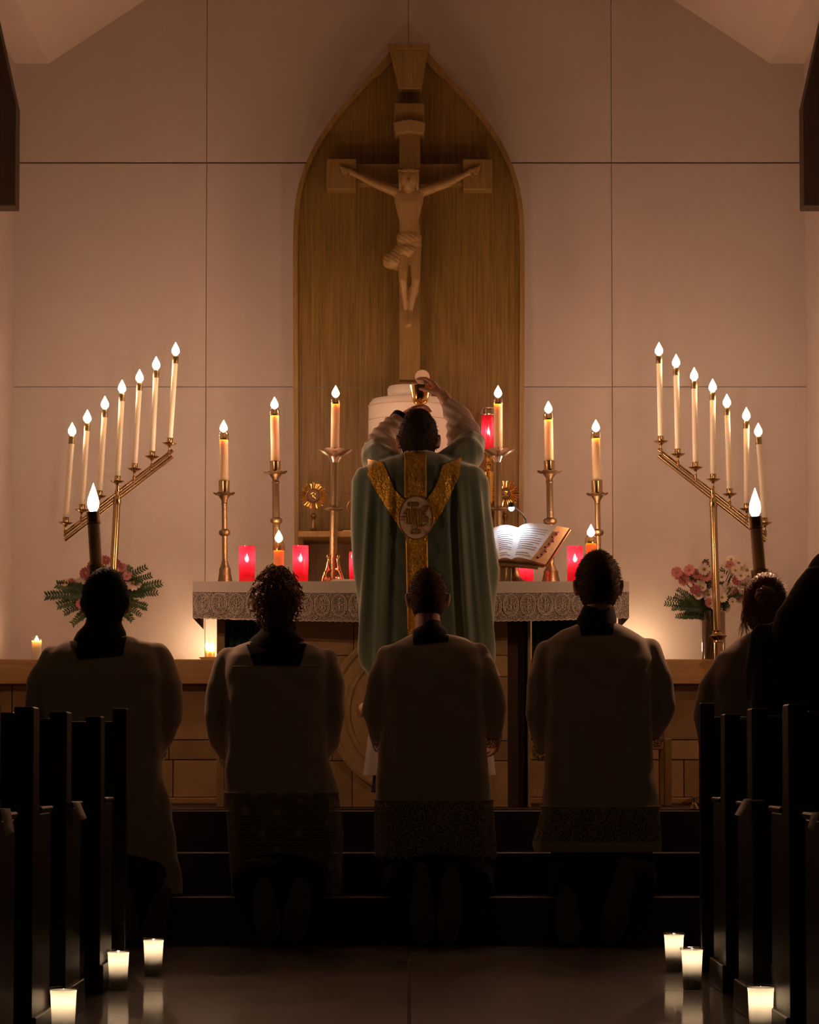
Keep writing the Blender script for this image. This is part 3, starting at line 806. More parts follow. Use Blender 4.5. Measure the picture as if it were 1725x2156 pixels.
stick(SN + ' right behind the open book', 1155, 1161, 858, 865, 883, 970, 995, 52, 1097, 29, 14, 1180, 46, 'mid', 'ivory candle in the candlestick behind the open book')
stick(SN + ', outermost on the right, above a kneeling server', 1255, 1262, 895, 904, 922, 1012, 1042, 46, 1121, 24, 11, 1172, 36, 'small', 'ivory candle in the outermost right candlestick')
# two short candles in front
for px, top, wt, lab in ((587, 1137, 1158, 'short orange candle behind the curly head on the left'), (1245, 1125, 1143, 'short orange candle above the head of the rightmost server')):
    D = 12.66; u = M(D); b = P(px, 1225, D); b.z = zA
    candle(lab, b, Vector((b.x, D, ZOF(top, D))), 11 * u, 'short orange candles on the altar', wax='beeswax', caph=(wt - top) * u, watts=FLAME_W, fh=.056, fr=.0175, glasscap=True, cap='brass', name='short_candle')
# two torches standing below the platform, with thick dark candles
for (x0, y0), (x1, y1), lab, side in (((196, 1078), (204, 1205), 'thick torch candle on a pole, above the left kneeling server', 'left'), ((1590, 1088), (1601, 1215), 'thick torch candle on a pole, above the person with a bun', 'right')):
    D = 11.53; u = M(D)
    t, b = P(x0, y0, D), P(x1, y1, D)
    d = (t - b).normalized()
    base = b - d * ((b.z - zs[2]) / d.z)
    o = thing('torch', lab, 'torch', base, 'processional torches behind the servers')
    obj('pole', MB().tube([base + d * .04, b], .012, 12), 'brassdull', o)
    obj('foot', MB().lathe(Vector((base.x, base.y, zs[2])), (0, 0, 1), [(.09, 0), (.09, .012), (.05, .025), (.02, .05), (.014, .06)], 24), 'brassdull', o)
    obj('socket', MB().lathe(b, d, [(.012, -.05), (.02, -.03), (.034, -.01), (.036, .03), (.03, .031)], 20), 'brassdull', o)
    L = (t - b).length
    obj('wax', MB().lathe(b, d, [(13.3 * u, 0), (13.3 * u, L - 24 * u)], 24), 'torchwax', o)
    obj('follower', MB().lathe(b + d * (L - 26 * u), d, [(13 * u, 0), (15.5 * u, .002), (15.5 * u, .006), (14 * u, .009), (14 * u, 24 * u), (14.4 * u, 26 * u), (11 * u, 26 * u), (10 * u, 20 * u), (.5 * u, 20 * u)], 24), 'brassdark', o)
    flame(t - d * .008, o, .125, .024, 10.0)

# red votive glasses on the altar
def votive_red(px, y0, y1, w, D, lab):
    u = M(D); b = P(px, 1225, D); b.z = zA
    o = thing('red_votive', lab, 'votive candle', b, 'red glass votives on the altar')
    h = ZOF(y0, D) - zA; r = w / 2 * u
    gl = obj('glass', MB().lathe(b, (0, 0, 1), [(r * .9, .001), (r * .97, .006), (r * .97, h * .25), (r, h * .6), (r, h * .93), (r * .97, h * .95), (r, h), (r * .96, h)], 28, True, False), 'redglass', o)
    obj('rim', MB().lathe(b, (0, 0, 1), [(r * .97, h - .003), (r * 1.02, h - .002), (r * 1.02, h + .001), (r * .96, h + .001)], 28, False, False), 'clear', o)
    fp = b + Vector((0, 0, h * .58))
    obj('flame', flame_mb(fp, .04, .009), 'flame', o)
    lamp(fp + Vector((0, 0, .015)), .085, o, (1.0, .50, .36), .006)
    return o
votive_red(520, 1150, 1225, 34, 12.62, 'tall red glass votive at the left end of the altar')
votive_red(633, 1149, 1225, 33, 12.62, 'red glass votive right of the curly headed server')
votive_red(751, 1162, 1225, 32, 12.72, 'red glass votive half hidden by the left edge of the green vestment')
votive_red(1108, 1170, 1225, 32, 12.78, 'red glass votive under the open book on its stand')
votive_red(1211, 1150, 1228, 33, 12.62, 'red glass votive beside the head of the rightmost server')

# sanctuary lamp on a brass stem, standing on the shelf
D = 13.56; u = M(D); b = P(1029, 1118, D); b.z = zsh
o = thing('sanctuary_lamp', 'red sanctuary lamp on a brass stem, right of the tabernacle', 'lamp', b)
h = lambda py: ZOF(py, D) - zsh
obj('stem', MB().lathe(b, (0, 0, 1), [(26 * u, 0), (26 * u, 3 * u), (14 * u, 8 * u), (8 * u, 20 * u), (5 * u, h(1062)), (9 * u, h(1058)), (10 * u, h(1030)), (11 * u, h(994)), (5 * u, h(988)), (6 * u, h(982)), (9 * u, h(978)), (5 * u, h(972)), (7 * u, h(966)), (4 * u, h(960)), (12 * u, h(952)), (15 * u, h(947)), (13 * u, h(945))], 24), 'gold', o)
r = 15.2 * u
obj('glass', MB().lathe(b, (0, 0, 1), [(r * .7, h(946)), (r * .9, h(940)), (r, h(920)), (r, h(885)), (r * .94, h(876)), (r * .9, h(872))], 28, True, False), 'redglass', o)
cr = MB().lathe(b, (0, 0, 1), [(r * .85, h(876)), (r * 1.06, h(875)), (r * 1.06, h(872)), (r * .85, h(871))], 24)
for k in range(6):
    a = 2 * PI * k / 6
    e = Vector((math.cos(a), math.sin(a), 0)) * r
    cr.tube([b + e * 1.0 + Vector((0, 0, h(874))), b + e * .85 + Vector((0, 0, h(860)))], [.006, .005], 8)
cr.lathe(b, (0, 0, 1), [(r * .6, h(862)), (r * .9, h(861)), (r * .9, h(859)), (r * .5, h(858))], 24)
obj('gallery', cr, 'silver', o)
fp = b + Vector((0, 0, h(915)))
obj('flame', flame_mb(fp, .035, .008), 'flame', o); lamp(fp + Vector((0, 0, .012)), .085, o, (1.0, .5, .36), .006)

# sunburst reliquaries on the shelf
def reliquary(px, py, r_in, r_out, D, lab, nr=26, plain=False, yaw=0.0):
    u = M(D); c = P(px, py, D); b = Vector((c.x, D, zsh))
    o = thing('reliquary', lab, 'reliquary', b, 'reliquaries on the shelf')
    H = c.z - zsh
    obj('stand', MB().lathe(b, (0, 0, 1), [(15 * u, 0), (15 * u, 2 * u), (10 * u, 6 * u), (4 * u, 13 * u), (2.5 * u, H * .38), (6 * u, H * .44), (6.5 * u, H * .5), (2.5 * u, H * .54), (2.2 * u, H - r_in * u)], 20), 'brassdark', o)
    if not plain:
        rm = MB()
        for k in range(nr):
            a = 2 * PI * (k + .5) / nr
            e = Vector((math.cos(a), 0, math.sin(a))); q = Vector((-e.z, 0, e.x))
            rl = r_out * (1 if k % 2 == 0 else .94)
            w0, w1 = 1.4 * u, 2.6 * u
            pts = [c + e * (r_in * u), c + e * (rl * u * .93), c + e * (rl * u)]
            R = []
            for p_, w_, t_ in zip(pts, (w0, w1, w1 * .35), (1.2 * u, 1.4 * u, .8 * u)):
                R.append([p_ + q * w_ , p_ + Vector((0, -t_, 0)), p_ - q * w_, p_ + Vector((0, t_, 0))])
            rm.rings(R)
        obj('rays', rm, 'gold', o, sharp=20)
    fr = MB().lathe(c + Vector((0, .5 * u, 0)), (0, -1, 0), [(r_in * 1.02 * u, -.004), (r_in * 1.08 * u, 0), (r_in * 1.05 * u, .010), (r_in * .9 * u, .012), (r_in * .86 * u, .006), (.001, .006)], 36)
    hd = obj('round_case', fr, 'brassdark', o)
    obj('window', MB().lathe(c + Vector((0, -.012, 0)), (0, -1, 0), [(r_in * .84 * u, 0), (r_in * .6 * u, .004), (.001, .006)], 28), 'reliefdark', hd)
    rl = MB()
    rl.ell(c + Vector((0, -.018, 3 * u)), (5 * u, .003, 4.5 * u), 14, 8); rl.tube([c + Vector((-7 * u, -.016, -6 * u)), c + Vector((0, -.017, -2 * u)), c + Vector((7 * u, -.016, -6 * u))], 1.2 * u, 6)
    obj('relic', remesh(rl, .002, 0), 'gold', hd)
    return o
reliquary(660, 1044, 15, 29, 13.56, 'gold sunburst reliquary at the left end of the shelf')
reliquary(748, 1068, 17, 22, 13.60, 'round reliquary half hidden by the left side of the green vestment', plain=True)
reliquary(1064, 1040, 12, 30, 13.66, 'lacy gold reliquary behind the candlestick right of the priest', nr=30)

# white votive and candle saucers on the ledge
def ledge_votive(px, D, lab):
    u = M(D); b = P(px, 1388, D); b.z = zl1
    o = thing('ledge_votive', lab, 'votive candle', b)
    h = ZOF(1341, D) - zl1; r = 11.5 * u
    obj('glass', MB().lathe(b, (0, 0, 1), [(r * .92, .0005), (r * .95, .01), (r, h * .9), (r * 1.05, h), (r * 1.0, h)], 24, True, False), 'clear', o)
    obj('wax', MB().lathe(b, (0, 0, 1), [(r * .86, .003), (r * .92, h * .84), (r * .4, h * .84), (.0005, h * .82)], 24), 'wax', o)
    flame(b + Vector((0, 0, h * .85)), o, .022, .006, .5)
ledge_votive(77, 13.66, 'white votive in clear glass on the ledge at far left')
for px, lab in ((441, 'pale saucer of short lit candles on the ledge left of the altar'), (1338, 'pale saucer of lit candles on the ledge behind the rightmost server')):
    D = 13.90; u = M(D); b = P(px, 1388, D); b.z = zl1
    o = thing('candle_saucer', lab, 'candle dish', b, 'candle saucers on the ledge')
    obj('saucer', MB().lathe(b, (0, 0, 1), [(10 * u, 0), (11 * u, .003), (22 * u, .022), (23 * u, .024), (21 * u, .022), (10 * u, .008), (.001, .007)], 28), 'ceramic', o)
    for k, (dx, dy, hh) in enumerate(((-5, 0, 24), (2, -6, 20), (7, 3, 22))):
        q = b + Vector((dx * u, dy * u, .007))
        cdl = obj('candle_stub', MB().lathe(q, (0, 0, 1), [(4 * u, 0), (3.8 * u, hh * u)], 14), 'beeswax', o)
        fl_ = q + Vector((0, 0, hh * u))
        obj('flame', flame_mb(fl_, .04, .009), 'flame', cdl)
    lamp(b + Vector((0, 0, .09)), 1.8, o, (1, .6, .32))

# floor votives along the pews
def floor_votive(px, ytop, ybase, D, lab):
    b = P(px, ybase, D); b.z = 0
    ht = ZOF(ytop, D); r = .0335
    o = thing('floor_votive', lab, 'votive candle', b, 'white cup votives on the nave floor')
    obj('cup', MB().lathe(b, (0, 0, 1), [(r * .80, .001), (r * .82, .004), (r * .97, ht * .88), (r * 1.0, ht * .90), (r * 1.0, ht * .95), (r * 1.0, ht - .006)], 32, True, False), 'whitecup', o)
    obj('rim', MB().lathe(b, (0, 0, 1), [(r * .99, ht - .007), (r * 1.13, ht - .006), (r * 1.14, ht - .001), (r * 1.1, ht), (r * .97, ht - .001)], 32, False, False), 'clear', o)
    obj('wax', MB().lathe(b, (0, 0, 1), [(r * .5, .004), (r * .55, ht * .5), (r * .3, ht * .52), (.001, ht * .51)], 24), 'absorber', o)  # added dark column, absorbs light so the cup fades towards its foot
    fp = b + Vector((0, 0, ht * .66))
    obj('flame', flame_mb(fp, .035, .007), 'flame', o)
    lamp(fp + Vector((0, 0, ht * .17)), .036, o, (1, .66, .44), .008)
floor_votive(323, 1975, 2050, 9.44, 'white votive cup on the floor, nearest the steps on the left')
floor_votive(249, 2000, 2080, 8.84, 'white votive cup on the floor against the second left pew end')
floor_votive(133, 2079, 2190, 7.2, 'white votive cup on the floor at bottom left corner')
floor_votive(1420, 1964, 2040, 9.65, 'white votive cup on the floor, nearest the steps on the right')
floor_votive(1458, 1995, 2078, 8.88, 'white votive cup on the floor before the right front pew')
floor_votive(1603, 2074, 2187, 7.2, 'white votive cup on the floor at bottom right corner')

# ------------------------------------------------------------------ missal on its stand, with a reading light
D = 12.56
ms = thing('missal_stand', 'low bronze book stand on the altar right of the priest', 'book stand', Vector((P(1085, 1225, D).x, D, zA)))
u = M(D)
b = P(1078, 1225, D); b.z = zA
obj('foot', MB().lathe(b, (0, 0, 1), [(34 * u, 0), (34 * u, 3 * u), (27 * u, 7 * u), (18 * u, 15 * u), (14 * u, 26 * u), (13 * u, 34 * u)], 28), 'brassdull', ms)
for x0, x1 in ((1052, 1066), (1068, 1078)):
    p, q = P(x0, 1190, D - .07), P(x1, 1190, D - .07)
    obj('leg', MB().box((p.x, D - .08, zA), (q.x, D - .055, ZOF(1186, D - .07))), 'brassdull', ms, smooth=False, bevel=.004)
lipL, lipR = P(1046, 1186, D - .10), P(1133, 1194, D - .085)
obj('lip', MB().tube([lipL, lipR], 5.5 * u, 10), 'brassdull', ms)
dk = MB()
q = [P(1050, 1184, D - .09), P(1146, 1192, D - .07), P(1196, 1118, D + .11), P(1050, 1120, D + .12)]
off = Vector((0, .016, -.006))
dk.rings([q, [p + off for p in q]])
obj('slope', dk, 'brassdull', ms, smooth=False)
bk = thing('missal', 'large open missal with lit white pages and red tabs on the stand', 'book', P(1085, 1184, D - .08))
NXp = 24
def page_pt(s, t, lift=0.0):
    """s 0..1 across both pages, t 0 bottom .. 1 top"""
    TL, TS, TRr = (1037, 1113), (1092, 1111), (1173, 1107)
    BL, BS, BR = (1050, 1178), (1078, 1178), (1118, 1179)
    if s < .42:
        w = s / .42; a, c_, d_, e_ = TL, TS, BL, BS; hgt = 7 * math.sin(PI * min(1, .25 + w * .75)) ** 1
        hgt = 8 * math.sin(PI * w) * (1 - .3 * w)
    else:
        w = (s - .42) / .58; a, c_, d_, e_ = TS, TRr, BS, BR; hgt = 10 * math.sin(PI * w ** .7) * (1 - .4 * w)
    X = (a[0] + (c_[0] - a[0]) * w) * t + (d_[0] + (e_[0] - d_[0]) * w) * (1 - t)
    Y = (a[1] + (c_[1] - a[1]) * w) * t + (d_[1] + (e_[1] - d_[1]) * w) * (1 - t) - hgt * (.55 + .45 * t)
    return P(X, Y, D - .115 + .19 * t - lift - .0008 * hgt)
R = [[page_pt(i / NXp, t) for i in range(NXp + 1)] for t in np.linspace(0, 1, 9)]
po = obj('pages', MB().rings(R, False, False, closed=False), 'page', bk)
ik = MB()
for s0, s1 in ((.06, .36), (.50, .92)):
    for k in range(13):
        if (k * 7) % 11 == 3: continue
        t = .10 + .8 * k / 13
        e = s1 - (.1 if k % 4 == 1 else 0)
        ik.tube([page_pt(s0 + (e - s0) * i / 8, t, .0012) for i in range(9)], .0009, 4)
obj('text_lines', ik, 'ink', po)
cvA, cvB = P(1202, 1114, D + .10), P(1152, 1191, D - .065)
cvC, cvD = P(1118, 1187, D - .09), P(1050, 1184, D - .085)
nb = 9
blk = MB()
right = [page_pt(1, t) for t in np.linspace(0, 1, nb)]
cov = [cvB.lerp(cvA, t) + Vector((-.006, -.004, .004)) for t in np.linspace(0, 1, nb)]
blk.rings([right, cov], False, False, closed=False)
bot = [page_pt(i / NXp, 0) for i in range(NXp + 1)]
botc = [cvD.lerp(cvB, i / NXp) + Vector((0, 0, .003)) for i in range(NXp + 1)]
blk.rings([bot, botc], False, False, closed=False)
topp = [page_pt(i / NXp, 1) for i in range(NXp + 1)]
topc = [P(1044, 1122, D + .1).lerp(cvA, i / NXp) for i in range(NXp + 1)]
blk.rings([topp, topc], False, False, closed=False)
obj('page_block', blk, 'pageedge', bk)
cov_ = MB(); q = [cvD, cvB, cvA, P(1044, 1122, D + .1)]
cov_.rings([[p + Vector((0, -.001, 0)) for p in q], [p + Vector((.002, .008, -.004)) for p in q]])
obj('cover', cov_, 'cover', bk, smooth=False)
for k in range(8):
    t = .10 + .78 * k / 8
    c0 = right[0].lerp(right[-1], t).lerp(cvB.lerp(cvA, t), .22 + .1 * (k % 3)); c1 = right[0].lerp(right[-1], t + .07).lerp(cvB.lerp(cvA, t + .07), .36)
    tbm = MB().tube([c0 + Vector((.002, -.004, 0)), c1 + Vector((.002, -.005, 0))], [.006, .004], 6)
    obj('page_tab', tbm, 'tabred', bk)
bl = thing('book_light', 'small white LED reading light on a bent neck over the missal', 'book light', P(1108, 1104, D + .1))
hp = P(1077, 1068, D + .02)
obj('neck', MB().tube([P(1108, 1106, D + .09), P(1107, 1094, D + .10), P(1100, 1082, D + .08), P(1090, 1073, D + .05), hp + Vector((.012, .012, .002))], .0035, 8), 'blackplastic', bl)
obj('clip', MB().box(P(1102, 1112, D + .085), P(1113, 1103, D + .105)), 'blackplastic', bl, smooth=False, bevel=.002)
aim = (page_pt(.36, .75) - hp).normalized()
hd = obj('lamp_head', MB().lathe(hp - aim * .012, aim, [(.004, -.012), (.013, -.008), (.016, 0), (.016, .010), (.014, .012)], 20, True, False), 'blackplastic', bl)
obj('led', MB().ell(hp + aim * .004, (.013, .013, .013), 16, 10), 'led', hd)
sp = bpy.data.lights.new('reading_light', 'SPOT'); sp.energy = 1.5; sp.color = (.72, .84, 1.0); sp.spot_size = math.radians(125); sp.spot_blend = .8; sp.shadow_soft_size = .008
so = bpy.data.objects.new('reading_light', sp); COL.objects.link(so); so.parent = bl
so.location = hp + aim * .02 - LOC[bl.name]
so.rotation_euler = aim.to_track_quat('-Z', 'Y').to_euler()

# ------------------------------------------------------------------ stool and bells
D = 12.75
x0, x1 = P(1300, 1600, D).x, P(1415, 1600, D).x
st = thing('wooden_stool', 'low wooden stool standing by the wall behind the rightmost server', 'stool', ((x0 + x1) / 2, D + .12, zpl))
zt2 = ZOF(1556, D)
for xx in (x0, x1 - .034):
    for yy in (D, D + .26):
        obj('leg', MB().box((xx, yy, zpl), (xx + .034, yy + .034, zt2 + .004)), 'oaktrim', st, smooth=False, bevel=.006)
obj('rail', MB().box((x0 + .03, D + .004, ZOF(1578, D)), (x1 - .034, D + .026, ZOF(1561, D))), 'oaktrim', st, smooth=False, bevel=.004)
obj('rail', MB().box((x0 + .03, D + .268, ZOF(1578, D)), (x1 - .034, D + .29, ZOF(1561, D))), 'oaktrim', st, smooth=False, bevel=.004)
obj('seat', MB().box((x0 + .012, D + .02, ZOF(1561, D) - .002), (x1 - .012, D + .275, ZOF(1556, D))), 'oaktrim', st, smooth=False, bevel=.004)
D = 11.95; b = P(1462, 1703, D); b.z = zpl
be = thing('altar_bell', 'small brass altar bell on the platform at the right', 'bell', b)
obj('bell_cup', MB().lathe(b, (0, 0, 1), [(.020, .0), (.021, .003), (.016, .014), (.012, .024), (.004, .030)], 20), 'brass', be)
obj('handle', MB().lathe(b, (0, 0, 1), [(.004, .03), (.003, .045), (.006, .05), (.004, .056)], 12), 'brass', be)

# ------------------------------------------------------------------ flowers
def frond(base, tip, wid, n=9, sag=.02):
    """a fern spray: stem with paired narrow leaflets"""
    mbf = MB(); base, tip = Vector(base), Vector(tip)
    pts = [base.lerp(tip, t) + Vector((0, -.01 * math.sin(PI * t), -sag * t * t)) for t in np.linspace(0, 1, 8)]
    mbf.tube(pts, [.0022] * 6 + [.0015, .001], 5)
    ax = (tip - base).normalized(); sd = ax.cross(Vector((0, 1, 0))).normalized()
    for k in range(n):
        t = .22 + .76 * k / n
        p = base.lerp(tip, t) + Vector((0, -.01 * math.sin(PI * t), -sag * t * t))
        ll = wid * (1 - .55 * t) * random.uniform(.8, 1.1)
        for s in (-1, 1):
            dd = (ax * .75 + sd * s + Vector((0, random.uniform(-.35, .1), random.uniform(-.15, .1)))).normalized()
            wv = dd.cross(Vector((0, 1, 0))).normalized() * ll * .2
            th = Vector((0, .0012, 0))
            m1, m2 = p + dd * ll * .35, p + dd * ll * .7
            R = [[p + wv * .2, p - th, p - wv * .2, p + th], [m1 + wv, m1 - th, m1 - wv, m1 + th], [m2 + wv * .7, m2 - th, m2 - wv * .7, m2 + th], [p + dd * ll + wv * .05, p + dd * ll - th * .3, p + dd * ll - wv * .05, p + dd * ll + th * .3]]
            mbf.rings(R)
    return mbf
def daisy(c, r, nrm, npet=13, cup=.15):
    u_, v_, n_ = basis(nrm); c = Vector(c); m_ = MB()
    for k in range(npet):
        a = 2 * PI * k / npet + random.uniform(-.08, .08)
        e = u_ * math.cos(a) + v_ * math.sin(a); q_ = n_.cross(e)
        w = r * 2.6 / npet
        R = []
        for t, ww in ((.15, .35), (.45, .85), (.75, 1.0), (.95, .6), (1.0, .15)):
            p = c + e * r * t + n_ * (r * cup * t * t)
            R.append([p + q_ * w * ww, p + n_ * .001, p - q_ * w * ww, p - n_ * .001])
        m_.rings(R)
    ctr = MB().ell(c + n_ * r * .06, (r * .24, r * .24, r * .24), 10, 6)
    return m_, ctr
def bouquet(lab, root, fronds, leaves, flowers, D, focus, group=None):
    o = thing('flower_arrangement', lab, 'flowers', root, group)
    u = M(D)
    fx = P(*focus, D)
    for (px, py), w in fronds:
        obj('fern_frond', frond(fx + Vector((random.uniform(-.02, .02), random.uniform(-.03, .02), random.uniform(-.02, .02))), P(px, py, D + random.uniform(-.10, .03)), w * 1.1, 15), random.choice(['leaf', 'leafdark']), o)
    for (px, py), r, col in flowers:
        r *= 1.25
        c = P(px, py, D - .04 + random.uniform(-.05, .03))
        nd = Vector((random.uniform(-.4, .4), -1, random.uniform(-.2, .5)))
        pm, cm_ = daisy(c, r * u, nd, random.choice([11, 13, 15]))
        bl_ = obj('blossom', pm, col, o); obj('flower_centre', cm_, 'flowercentre', bl_)
        obj('stem', MB().tube([c - Vector((0, -.004, 0)), c.lerp(fx, .5) + Vector((0, .02, 0)), fx], .002, 5), 'leafdark', o)
    return o
D = 13.66
zlv = zl1
# left bouquet
root = P(222, 1388, D); root.z = zlv
fr = [((92, 1247), .055), ((116, 1222), .05), ((118, 1268), .05), ((150, 1308), .045), ((132, 1285), .04), ((345, 1218), .05), ((336, 1240), .045), ((312, 1184), .04), ((322, 1202), .04), ((312, 1272), .045), ((280, 1300), .04), ((277, 1183), .04), ((165, 1210), .04), ((300, 1290), .035), ((240, 1300), .04), ((190, 1300), .04)]
fl_ = [((168, 1232), 13, 'petalw'), ((150, 1228), 9, 'petalp'), ((180, 1207), 11, 'petalm'), ((193, 1192), 9, 'petalm'), ((222, 1180), 9, 'petalm'), ((281, 1227), 15, 'petalw'), ((268, 1213), 9, 'petalp'), ((160, 1255), 9, 'petalp'), ((178, 1250), 10, 'petalw'), ((136, 1226), 7, 'petalw'), ((245, 1188), 9, 'petalm'), ((170, 1272), 9, 'petalp'), ((258, 1195), 8, 'petalp')]
bq = bouquet('low spray of ferns with white and pink blossoms behind the left server', root, fr, [], fl_, D, (222, 1255))
obj('vase', MB().lathe(root, (0, 0, 1), [(.035, 0), (.05, .03), (.055, .08), (.04, .14), (.03, .2), (.036, .235), (.032, .235)], 24), 'ceramic', bq)
# right bouquet
root = P(1502, 1388, D); root.z = zlv
fr = [((1396, 1262), .035), ((1412, 1272), .04), ((1402, 1250), .03), ((1420, 1290), .035), ((1424, 1230), .035), ((1443, 1278), .035), ((1443, 1182), .04), ((1487, 1165), .035), ((1525, 1178), .035), ((1470, 1288), .035), ((1430, 1262), .04), ((1450, 1250), .04), ((1585, 1215), .03), ((1418, 1245), .035), ((1436, 1290), .035), ((1560, 1240), .035), ((1465, 1262), .035)]
fl_ = []
rr = random.Random(5)
for px, py in ((1447, 1213), (1430, 1212), (1462, 1220), (1425, 1205), (1440, 1222), (1468, 1208), (1452, 1200)): fl_.append(((px, py), 10, 'petalp'))
for px, py in ((1487, 1212), (1475, 1235), (1492, 1252), (1482, 1198), (1520, 1215), (1535, 1238), (1537, 1262), (1528, 1280), (1550, 1225), (1545, 1200), (1530, 1192), (1560, 1212), (1548, 1250), (1565, 1232), (1512, 1240), (1573, 1200), (1500, 1225), (1555, 1185), (1520, 1258), (1540, 1178), (1562, 1258), (1495, 1270)): fl_.append(((px, py), rr.uniform(8.5, 12.5), rr.choice(['petalw', 'petalw', 'petalp', 'petalw'])))
for k in range(26):
    a = rr.uniform(0, 2 * PI); q = rr.uniform(.2, 1) ** .5
    fl_.append(((1524 + 62 * q * math.cos(a), 1226 + 58 * q * math.sin(a)), rr.uniform(7, 10), rr.choice(['petalw', 'petalp', 'petalw', 'petalm'])))
bq = bouquet('tall bunch of pink and white daisies in a dark glass vase, right ledge', root, fr, [], fl_, D, (1502, 1290))
hv = ZOF(1287, D) - zlv; r = 26 * M(D)
obj('vase', MB().lathe(root, (0, 0, 1), [(r * .9, .001), (r, .006), (r, hv), (r * .96, hv)], 28, True, False), 'vase', bq)
stm = MB()
for k in range(9):
    a = 2 * PI * k / 9
    stm.tube([root + Vector((r * .5 * math.cos(a), r * .5 * math.sin(a), .02)), root + Vector((r * .55 * math.cos(a + 2), r * .5 * math.sin(a + 2), hv)), P(1502, 1285, D)], .0025, 5)
obj('vase_stems', remesh(stm, .003, 0), 'leafdark', bq)

# ------------------------------------------------------------------ people
def px_rings(rows, D, n=44, e=2.5):
    R = []
    for r in rows:
        py, xl, xr, b = r[:4]; do = r[4] if len(r) > 4 else 0
        c = P((xl + xr) / 2, py, D + do); a = (xr - xl) / 2 * M(D + do)
        ring = []
        for k in range(n):
            t = 2 * PI * k / n; ct, st = math.cos(t), math.sin(t)
            ring.append(c + Vector((a * math.copysign(abs(ct) ** (2 / e), ct), b * math.copysign(abs(st) ** (2 / e), st), 0)))
        R.append(ring)
    return R
def px_path(pts, D): return [P(p[0], p[1], D + (p[2] if len(p) > 2 else 0)) for p in pts]
def round_tube(m_, pts, rad, n=18):
    """tube with rounded ends, for solids that are fused later"""
    m_.tube(pts, rad, n)
    m_.ell(pts[0], (rad[0],) * 3, n, 10); m_.ell(pts[-1], (rad[-1],) * 3, n, 10)
    for p, r in zip(pts[1:-1], rad[1:-1]): m_.ell(p, (r,) * 3, n, 10)
def folds(me, z_top, amp=.008, k=68.0, ph=0.0, ramp=.25, y_c=None):
    v = verts(me); nn = norms(me)
    w = np.clip((z_top - v[:, 2]) / ramp, 0, 1)
    x, y, z = v[:, 0], v[:, 1], v[:, 2]
    d = np.sin(x * k + ph + 1.2 * np.sin(z * 3 + ph)) + .55 * np.sin(x * k * 1.93 + ph * 2 + .7 * np.sin(z * 5)) 
    d = np.sign(d) * np.abs(d) ** 1.0
    e = np.sin(x * 31 + z * 47 + y * 25 + ph) * .35 + np.sin(-x * 57 + z * 36 + y * 40 + ph * 3) * .25
    v += nn * ((amp * (w * d * .7 + e * .6))[:, None]); setv(me, v)
    return me
def bvh(o_or_me):
    me = o_or_me
    return BVHTree.FromPolygons([tuple(v.co) for v in me.vertices], [tuple(p.vertices) for p in me.polygons])
CAMP = Vector((0, 0, CAMZ))
def on_surface(tree, px, py, off):
    d = ray(px, py).normalized()
    h, nn, i, dist = tree.ray_cast(CAMP, d)
    return (h - d * off) if h is not None else None
def patch(tree, rows, off=.004):
    """rows of pixel points laid on the cloth beneath"""
    V, idx, Fs = [], {}, []
    for j, row in enumerate(rows):
        for i, (x, y) in enumerate(row):
            h = on_surface(tree, x, y, off)
            if h is not None: idx[(j, i)] = len(V); V.append(h)
    for j in range(len(rows) - 1):
        for i in range(len(rows[j]) - 1):
            q = [(j, i), (j, i + 1), (j + 1, i + 1), (j + 1, i)]
            if all(k in idx for k in q): Fs.append(tuple(idx[k] for k in q))
    return MB().add(V, Fs)
def quad_rows(c, nx=14, ny=10):
    (a, b, c_, d) = [Vector((p[0], p[1])) for p in c]
    return [[tuple(a.lerp(b, i / nx).lerp(d.lerp(c_, i / nx), j / ny)) for i in range(nx + 1)] for j in range(ny + 1)]

def head_parts(m_, c, s, pitch=0.0):
    c = Vector(c); R = Matrix.Rotation(pitch, 3, 'X')
    T = lambda x, y, z: c + R @ (Vector((x, y, z)) * s)
    m_.ell(c, (.074 * s, .094 * s, .110 * s), 24, 16, R)
    m_.ell(T(0, -.010, -.02), (.069 * s, .074 * s, .085 * s), 24, 14, R)
    m_.ell(T(0, .035, -.07), (.052 * s, .062 * s, .055 * s), 20, 12, R)      # face and jaw
    m_.ell(T(0, .082, -.112), (.022 * s, .018 * s, .016 * s), 12, 8, R)      # chin
    m_.capsule(T(0, .092, .008), T(0, .112, -.030), .009 * s, .013 * s)      # nose
    m_.capsule(T(-.018, .094, -.068), T(.018, .094, -.068), .009 * s)        # lips
    for k in (-1, 1):
        m_.capsule(T(k * .014, .088, .026), T(k * .046, .076, .024), .011 * s)   # brow
        m_.ell(T(k * .033, .084, .004), (.012 * s, .008 * s, .008 * s), 10, 8, R)  # eye
        m_.ell(T(k * .040, .066, -.030), (.022 * s, .02 * s, .02 * s), 12, 8, R)   # cheek
        m_.ell(T(k * .079, -.004, -.018), (.012 * s, .019 * s, .031 * s), 14, 10, R)  # ear
        m_.ell(T(k * .088, -.012, -.006), (.006 * s, .010 * s, .020 * s), 12, 8, R)
    m_.capsule(T(0, -.028, -.07), c + Vector((0, -.03, -.235)) * s, .050 * s, .057 * s)
